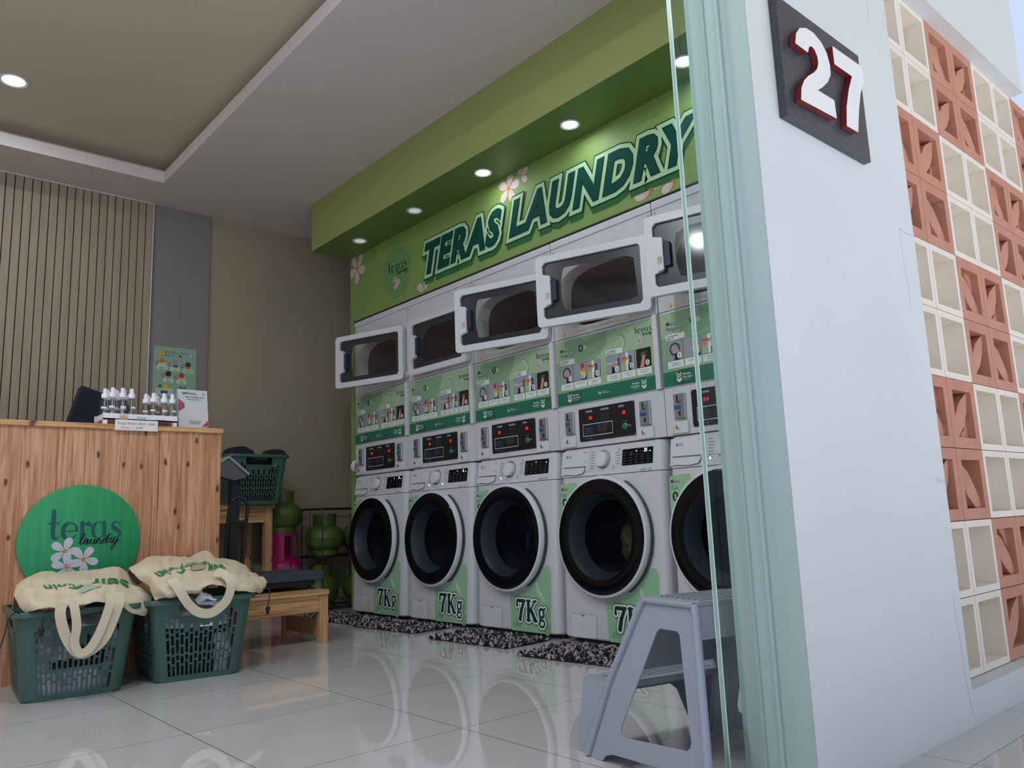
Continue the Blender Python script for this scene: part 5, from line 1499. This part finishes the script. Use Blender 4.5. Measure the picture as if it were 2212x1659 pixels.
# ================================================================== BENCH, SCALE, TABLE
t = thing('low_bench', 'low pine bench in front of the cylinders carrying the black scale', 'bench', (-1.02, 3.86, 0))
mb = MB(); mb.box((-.215, -.230, .228), (.296, .230, .250), 'pinet'); mk('bench_top', mb, t, bevel=.002)
for a, b in ((-.188, -.200), (.272, -.200), (-.188, .190), (.272, .190)):
    mb = MB(); mb.box((a-.022, b-.020, 0), (a+.022, b+.020, .228), 'pinez'); mk('leg', mb, t, bevel=.001)
mb = MB(); mb.box((-.166, -.212, .148), (.250, -.194, .228), 'pinex'); mk('front_rail', mb, t)
mb = MB(); mb.box((-.166, .182, .148), (.250, .200, .228), 'pinex'); mk('back_rail', mb, t)
for a in (-.188, .272):
    mb = MB(); mb.box((a-.010, -.180, .030), (a+.010, .170, .105), 'pinet'); mk('side_stretcher', mb, t)

t = thing('platform_scale', 'black platform scale with silver indicator standing on the low pine bench', 'scale', (-.92, 3.88, .2505))
mb = MB(); mb.prism(rr2(-.235, -.175, .210, .185, .012), lambda a, b, d_: (a, b, d_), .048, .086, 'scale_t'); mk('platform', mb, t, bevel=.004)
mb = MB(); mb.box((-.200, -.150, .020), (.170, .160, .048), 'scale_d'); mk('base_frame', mb, t)
for a, b in ((-.18, -.13), (.15, -.13), (-.18, .14), (.15, .14)):
    mb = MB(); mb.lathe([(.0001, 0), (.020, 0), (.018, .008), (.008, .010), (.008, .022), (.0001, .022)], 'blkm', c=(a, b, 0), n=14); mk('foot', mb, t, smooth=True)
mb = MB(); mb.box((-.130, .190, .020), (-.088, .230, .560), 'scale_d'); mk('column', mb, t, bevel=.003)
mb = MB()
g = [(-.158, .195, .030), (-.146, .192, .30), (-.135, .190, .42), (-.122, .190, .455), (-.090, .190, .470), (-.056, .190, .455), (-.040, .190, .42), (-.046, .192, .34), (-.072, .195, .030)]
mb.tube(_cr(g, 5), .0095, 'scale_d', n=8)
mk('guard_rail', mb, t, smooth=True)
mb = MB(); mb.tube([(-.143, .192, .345), (-.046, .192, .345)], .008, 'scale_d', n=8); mb.tube([(-.088, .190, .468), (-.092, .192, .345)], .008, 'scale_d', n=8); mk('guard_crossbar', mb, t, smooth=True)
ind = [(-.245, .590), (-.225, .630), (-.172, .668), (-.072, .585), (-.082, .568), (-.140, .555), (-.185, .565)]
mb = MB(); mb.prism(ind, lambda a, b, d_: (a, d_, b), .130, .250, 'steel2'); ih = mk('indicator_housing', mb, t, bevel=.004)
mb = MB(); mb.prism([(-.222, .634), (-.174, .676), (-.166, .680), (-.058, .592), (-.066, .580), (-.172, .667)], lambda a, b, d_: (a, d_, b), .122, .258, 'chrome'); mk('indicator_cover', mb, ih, bevel=.002)

t = thing('side_table', 'pine table against the back wall holding a basket of black clothes', 'table', (-.83, 5.09, 0))
mb = MB(); mb.box((-.42, -.195, .680), (.400, .200, .705), 'pinet'); mk('table_top', mb, t, bevel=.002)
for a, b in ((-.37, -.160), (.362, -.160), (-.37, .165), (.362, .165)):
    mb = MB(); mb.box((a-.024, b-.022, 0), (a+.024, b+.022, .680), 'pinez'); mk('leg', mb, t)
mb = MB(); mb.box((-.34, -.176, .595), (.338, -.158, .680), 'pinex'); mk('front_rail', mb, t)
mb = MB(); mb.box((-.34, .16, .595), (.338, .178, .680), 'pinex'); mk('back_rail', mb, t)
mb = MB(); mb.box((.355, -.135, .595), (.372, .14, .680), 'pinet'); mk('side_rail', mb, t)

# ================================================================== GAS CYLINDERS AND RACK
def gas3(mat):
    """small round LPG cylinder: foot ring, belted body, two-piece collar, valve"""
    t = thing('gas_cylinder', 'x', 'gas cylinder', (0, 0, 0))
    mb = MB(); mb.lathe([(.0001, .030), (.060, .028), (.100, .040), (.124, .066), (.130, .095), (.1305, .112), (.1325, .115), (.1325, .121), (.1305, .124), (.129, .142), (.120, .168), (.095, .192), (.055, .204), (.020, .207), (.0001, .207)], mat, n=32); mk('tank', mb, t, smooth=True)
    mb = MB(); mb.lathe([(.088, .0), (.092, .0), (.092, .040), (.088, .040), (.088, .0)], mat, n=32); mk('foot_ring', mb, t, smooth=True)
    mb = MB()
    for a0 in (-155, 25):
        rings = []
        for k in range(13):
            a = radians(a0+130*k/12); hh = .278 if 1 <= k <= 11 else .270
            rings.append([(.074*cos(a), .074*sin(a), .196), (.078*cos(a), .078*sin(a), .196), (.080*cos(a), .080*sin(a), hh), (.076*cos(a), .076*sin(a), hh)])
        mb.loft(rings, mat)
    mk('collar', mb, t, smooth=True)
    mb = MB(); mb.lathe([(.014, .206), (.014, .222), (.009, .226), (.009, .244), (.013, .246), (.013, .254), (.0001, .255)], 'steel', n=12); mk('valve', mb, t, smooth=True)
    return t
cyl = gas3('gas_g')
cyl.location = (-.285, 5.115, .520); cyl.rotation_euler = (0, 0, radians(20)); cyl['label'] = 'green gas cylinder standing on top of the pink one'; cyl['group'] = 'small green gas cylinders'
d = Dec(lambda a, b, o_: ((.0795+o_)*cos(a), (.0795+o_)*sin(a), b), base=.0012)
d.text('3 kg', radians(-125), .214, .018, 'ptxt', 0, rot=pi/2, wmul=1.0, bold=.03)
d.build('stencil', cyl)
spots = [((.005, 5.06, .3585), 40, 'olive green gas cylinder on the upper shelf of the wire rack, left'), ((.29, 5.07, .3585), 80, 'green gas cylinder on the upper rack shelf, half hidden behind the first washer'),
         ((-.035, 5.06, .018), 10, 'green gas cylinder on the bottom of the wire rack behind the bench'), ((.29, 5.06, .018), 60, 'dark looking gas cylinder at rack bottom beside the first washer')]
for loc, rz, lab in spots: dup(cyl, loc, radians(rz), lab)
t = thing('pink_gas_cylinder', 'tall magenta pink gas cylinder under the green one beside the table leg', 'gas cylinder', (-.285, 5.115, 0), radians(0))
mb = MB(); mb.lathe([(.0001, .030), (.09, .030), (.120, .050), (.130, .085), (.130, .285), (.124, .320), (.100, .350), (.055, .368), (.020, .372), (.0001, .372)], 'gas_p', n=36); mk('tank', mb, t, smooth=True)
mb = MB(); mb.lathe([(.098, .0), (.104, .0), (.104, .052), (.098, .052), (.098, .0)], 'gas_p', n=32); mk('foot_ring', mb, t, smooth=True)
mb = MB()
for a0, a1 in ((-175, -105), (-45, -5), (30, 140)):
    rings = []
    for k in range(9):
        a = radians(a0+(a1-a0)*k/8); rings.append([(.102*cos(a), .102*sin(a), .335), (.106*cos(a), .106*sin(a), .335), (.106*cos(a), .106*sin(a), .500), (.102*cos(a), .102*sin(a), .500)])
    mb.loft(rings, 'gas_p')
mb.lathe([(.092, .500), (.107, .500), (.107, .5185), (.092, .5185), (.092, .500)], 'gas_p', n=32)
mk('collar', mb, t, smooth=True)
mb = MB(); mb.lathe([(.016, .37), (.016, .39), (.010, .395), (.010, .425), (.015, .428), (.015, .440), (.0001, .441)], 'steel', n=12); mk('valve', mb, t, smooth=True)
mb = MB(); mb.lathe([(.1312, .09), (.1312, .28)], 'blkm', n=10, a0=radians(-42), a1=radians(10)); mk('dark_panel', mb, t, smooth=True)
d = Dec(lambda a, b, o_: ((.1305+o_)*cos(a), (.1305+o_)*sin(a), b), base=.0014)
_v, _f = text_geo('Bright Gas', .03, 0, 1.0); _x0 = min(p[0] for p in _v)
for bo, mt, ly in ((.05, 'ptxt', 0), (.01, 'gas_p', 1)):
    v2, f2 = text_geo('Bright Gas', bo, 0, 1.0)
    d.mb.add([d.fn(radians(-122)+(p[0]-_x0)*.060/.1305, .268+p[1]*.060, d.o(ly*2)) for p in v2], f2, mt)
d.text('17-23', radians(-140), .395, .03, 'ptxt', 0, rot=-pi/2, wmul=.8) if False else None
d.build('tank_lettering', t)

t = thing('wire_rack', 'black wire rack in the corner holding green gas cylinders', 'rack', (.170, 5.06, 0))
for z_ in (.015, .352, .672):
    mb = MB(); loop = [(p[0], p[1], z_) for p in rr2(-.305, -.155, .305, .155, .07, 5)]
    mb.tube(loop, .0055, 'wire', n=6, closed=True)
    if z_ < .6:
        for k in range(7): mb.tube([(-.27+.09*k, -.152, z_), (-.27+.09*k, .152, z_)], .003, 'wire', n=5)
        mb.tube([(-.305, 0, z_-.006), (.305, 0, z_-.006)], .004, 'wire', n=5) if z_ > .1 else None
    mk('shelf_ring', mb, t)
for a, b in ((-.305, -.05), (-.26, -.150), (.0, -.160), (.26, -.150), (-.26, .150), (.26, .150)):
    mb = MB(); mb.tube([(a, b, 0), (a, b, .674)], .004, 'wire', n=6); mk('upright', mb, t)

t = thing('suction_hook', 'small clear suction hook on the edge between the first two dryers', 'hook', (-.0145, 3.990, 1.445))
mb = MB(); mb.lathe([(.0001, .006), (.012, .004), (.021, .0), (.0205, -.0005)], 'acry2', n=24, fn=lambda x_, y_, z_: (-z_, x_, y_)); mk('suction_cup', mb, t, smooth=True)
mb = MB(); mb.tube([(-.006, 0, .0), (-.014, 0, -.004), (-.014, -.0, -.022), (-.022, -.004, -.028), (-.028, -.006, -.018)], .0028, 'chrome', n=6); mk('hook', mb, t, smooth=True)
t = thing('paper_flap', 'white curled paper flap hanging at the left coin slot of the first control box', 'paper', (-.020, 4.584, .900))
mb = MB()
fl2 = [(-.004, .070), (-.010, .066), (-.021, .050), (-.025, .030), (-.021, .010), (-.010, .0)]
mb.loft([[(p[0], y_, p[1]) for p in fl2]+[(p[0]+.0015, y_, p[1]) for p in fl2[::-1]] for y_ in (-.020, .0, .028)], 'paper'); mk('flap', mb, t, smooth=True)

# ================================================================== SHAGGY MATS
def shag(loc, lx, ly, rz, label, seed):
    rnd = random.Random(seed); mb = MB()
    mb.prism(rr2(-lx/2, -ly/2, lx/2, ly/2, .03), lambda a, b, d_: (a, b, d_), .001, .006, 'dark')
    tuft = ['dark', 'dark', 'dark', 'laund2', 'tuft_w', 'tuft_p']
    nx, ny = int(lx/.0125), int(ly/.0125)
    for i in range(nx):
        for j in range(ny):
            cx_ = -lx/2-.004+(i+rnd.random()*1.2)*.0128; cy_ = -ly/2-.004+(j+rnd.random()*1.2)*.0128
            h_ = .006+.013*rnd.random(); r_ = .0045+.003*rnd.random(); a = rnd.random()*6.28
            dx, dy = .012*cos(a), .012*sin(a)
            nn = noise.noise(Vector((cx_*60+seed, cy_*60, 0)))+.35*(rnd.random()-.5)
            m_ = 'dark' if nn < -.01 else ('tuft_w' if rnd.random() < .8 else 'tuft_p')
            pts = [(cx_+r_*cos(q), cy_+r_*sin(q), .004) for q in (0, 1.57, 3.14, 4.71)]+[(cx_+dx+r_*.8*cos(q), cy_+dy+r_*.8*sin(q), .004+h_) for q in (0, 1.57, 3.14, 4.71)]
            mb.add(pts, [(0, 1, 5, 4), (1, 2, 6, 5), (2, 3, 7, 6), (3, 0, 4, 7), (4, 5, 6, 7)], m_)
    o = mk('shaggy_mat', mb, recalc=False, loc=loc); o.rotation_euler = (0, 0, rz)
    return tag(o, label, 'mat', 'shaggy mats in front of the washers')
M['tuft_w'] = nmat('tuft_grey_white', s2l(168, 164, 170), 0.9)
M['tuft_p'] = nmat('tuft_pink', s2l(190, 150, 140), 0.9)
shag((-.208, 4.40, 0), .26, .58, radians(3), 'shaggy black and white mat in front of the first washer at the back', 1)
shag((-.208, 3.79, 0), .26, .56, radians(4), 'shaggy black and white mat in front of the second washer', 2)
shag((-.222, 3.03, 0), .28, .56, radians(3), 'shaggy black and white mat in front of the middle washer', 3)
shag((-.242, 2.34, 0), .33, .50, radians(6), 'shaggy black and white mat in front of the washer reading 31, behind the stool', 4)

# ================================================================== STEP STOOL
t = thing('step_stool', 'grey two-step plastic stool standing behind the glass edge in the foreground', 'step stool', (-1.219, 1.076, 0), radians(-13))
SH, SW, TL = .366, .255, .25
def sx(z): return -TL*(SH-z)
def sidefn(mir):
    return (lambda a, b, d_: ((sx(b)+d_) if not mir else (SW-.4*sx(b)-d_), a, b))
prof = [(0.012, SH), (.170, SH), (.184, SH-.006), (.192, SH-.02), (.268, .181), (.318, .0), (.262, .0), (.250, .014), (.225, .022), (-.055, .040), (-.075, .0), (-.112, .0), (-.006, SH-.02), (.0, SH-.006)]
hole = [(.052, .303), (.112, .303), (.122, .295), (.128, .280), (.206, .084), (.205, .070), (.196, .064), (-.020, .082), (-.030, .090), (-.031, .100), (.038, .285), (.043, .297)]
prof2 = prof[:8]+[(.225, .022), (.03, .040), (.012, .0), (-.008, .0), (.0, SH-.006)]
for mir in (False, True):
    mb = MB(); mb.prism(prof2 if mir else prof, sidefn(mir), 0.0, .004, 'stool', holes=[[(max(p[0], .03), p[1]) for p in hole] if mir else hole]); mk('side_panel', mb, t, bevel=.0012)
mb = MB()   # top step with raised grip ribs
mb.prism(rr2(.004, .004, SW-.004, .184, .008), lambda a, b, d_: (a, b, d_), SH-.012, SH+.001, 'stool')
mk('top_step', mb, t, bevel=.004, segs=3)
mb = MB()
for k in range(8): mb.box((.025, .020+.019*k, SH+.001), (SW-.025, .029+.019*k, SH+.004), 'stool')
mk('grip_ribs', mb, t)
# sloping front flange (thick rounded edge) and near face
def slab(p0, p1, th, name, xpad=0.0):
    mb = MB()
    (y0_, z0_), (y1_, z1_) = p0, p1
    vs = []
    for (yy, zz) in (p0, p1):
        for q in (0, th):
            vs += [(sx(zz)+xpad, yy+q, zz), (SW-.4*sx(zz)-xpad, yy+q, zz)]
    mb.add(vs, [(0, 1, 5, 4), (2, 6, 7, 3), (0, 2, 3, 1), (4, 5, 7, 6), (0, 4, 6, 2), (1, 3, 7, 5)], 'stool')
    mk(name, mb, t)
slab((-.004, SH-.01), (-.010, .29), .004, 'near_face')
slab((.186, SH-.012), (.262, .188), -.004, 'riser')
# rounded leg flanges running down both edges of each side panel
for mir in (False, True):
    f3 = lambda yy, zz: ((sx(zz)-.002) if not mir else (SW-.4*sx(zz)+.002), yy, zz)
    mb = MB(); mb.tube([f3(.180, SH-.006), f3(.190, SH-.02), f3(.266, .181), f3(.316, .004)], .0095, 'stool', n=10); mb.tube([f3(.004, SH-.006), f3(-.004, SH-.02), f3(-.006 if mir else -.108, .004)], .0095, 'stool', n=10)
    mb.tube([f3(.004, SH-.006), f3(.178, SH-.006)], .0075, 'stool', n=10)
    mk('leg_flange', mb, t, smooth=True)
# lower step
mb = MB()
LZ = .165
def lowfn(mir): return (lambda a, b, d_: ((-.050-TL*.9*(LZ-b)+d_) if not mir else (SW+.050+TL*.9*(LZ-b)-d_), a, b))
lp = [(.258, LZ), (.372, LZ), (.382, LZ-.006), (.385, LZ-.015), (.372, .0), (.335, .0), (.330, .02), (.300, .03)]
for mir in (False, True):
    mb = MB(); mb.prism(lp, lowfn(mir), 0, .004, 'stool'); mk('lower_side', mb, t, bevel=.0012)
mb = MB(); mb.prism(rr2(-.050, .240, SW+.050, .386, .008), lambda a, b, d_: (a, b, d_), LZ-.010, LZ+.001, 'stool'); mk('lower_step', mb, t, bevel=.004, segs=3)
mb = MB()
for k in range(4): mb.box((-.02, .285+.019*k, LZ+.001), (SW+.02, .294+.019*k, LZ+.003), 'stool')
mk('lower_grip_ribs', mb, t)
mb = MB()
mb.prism([(-.05, LZ), (SW+.05, LZ), (SW+.085, 0), (SW+.02, 0), (SW-.02, .100), (SW-.04, .115), (.04, .115), (.02, .100), (-.02, 0), (-.085, 0)], lambda a, b, d_: (a, .386-d_-(LZ-b)*.06, b), 0, .004, 'stool'); mk('lower_front', mb, t, bevel=.0012)
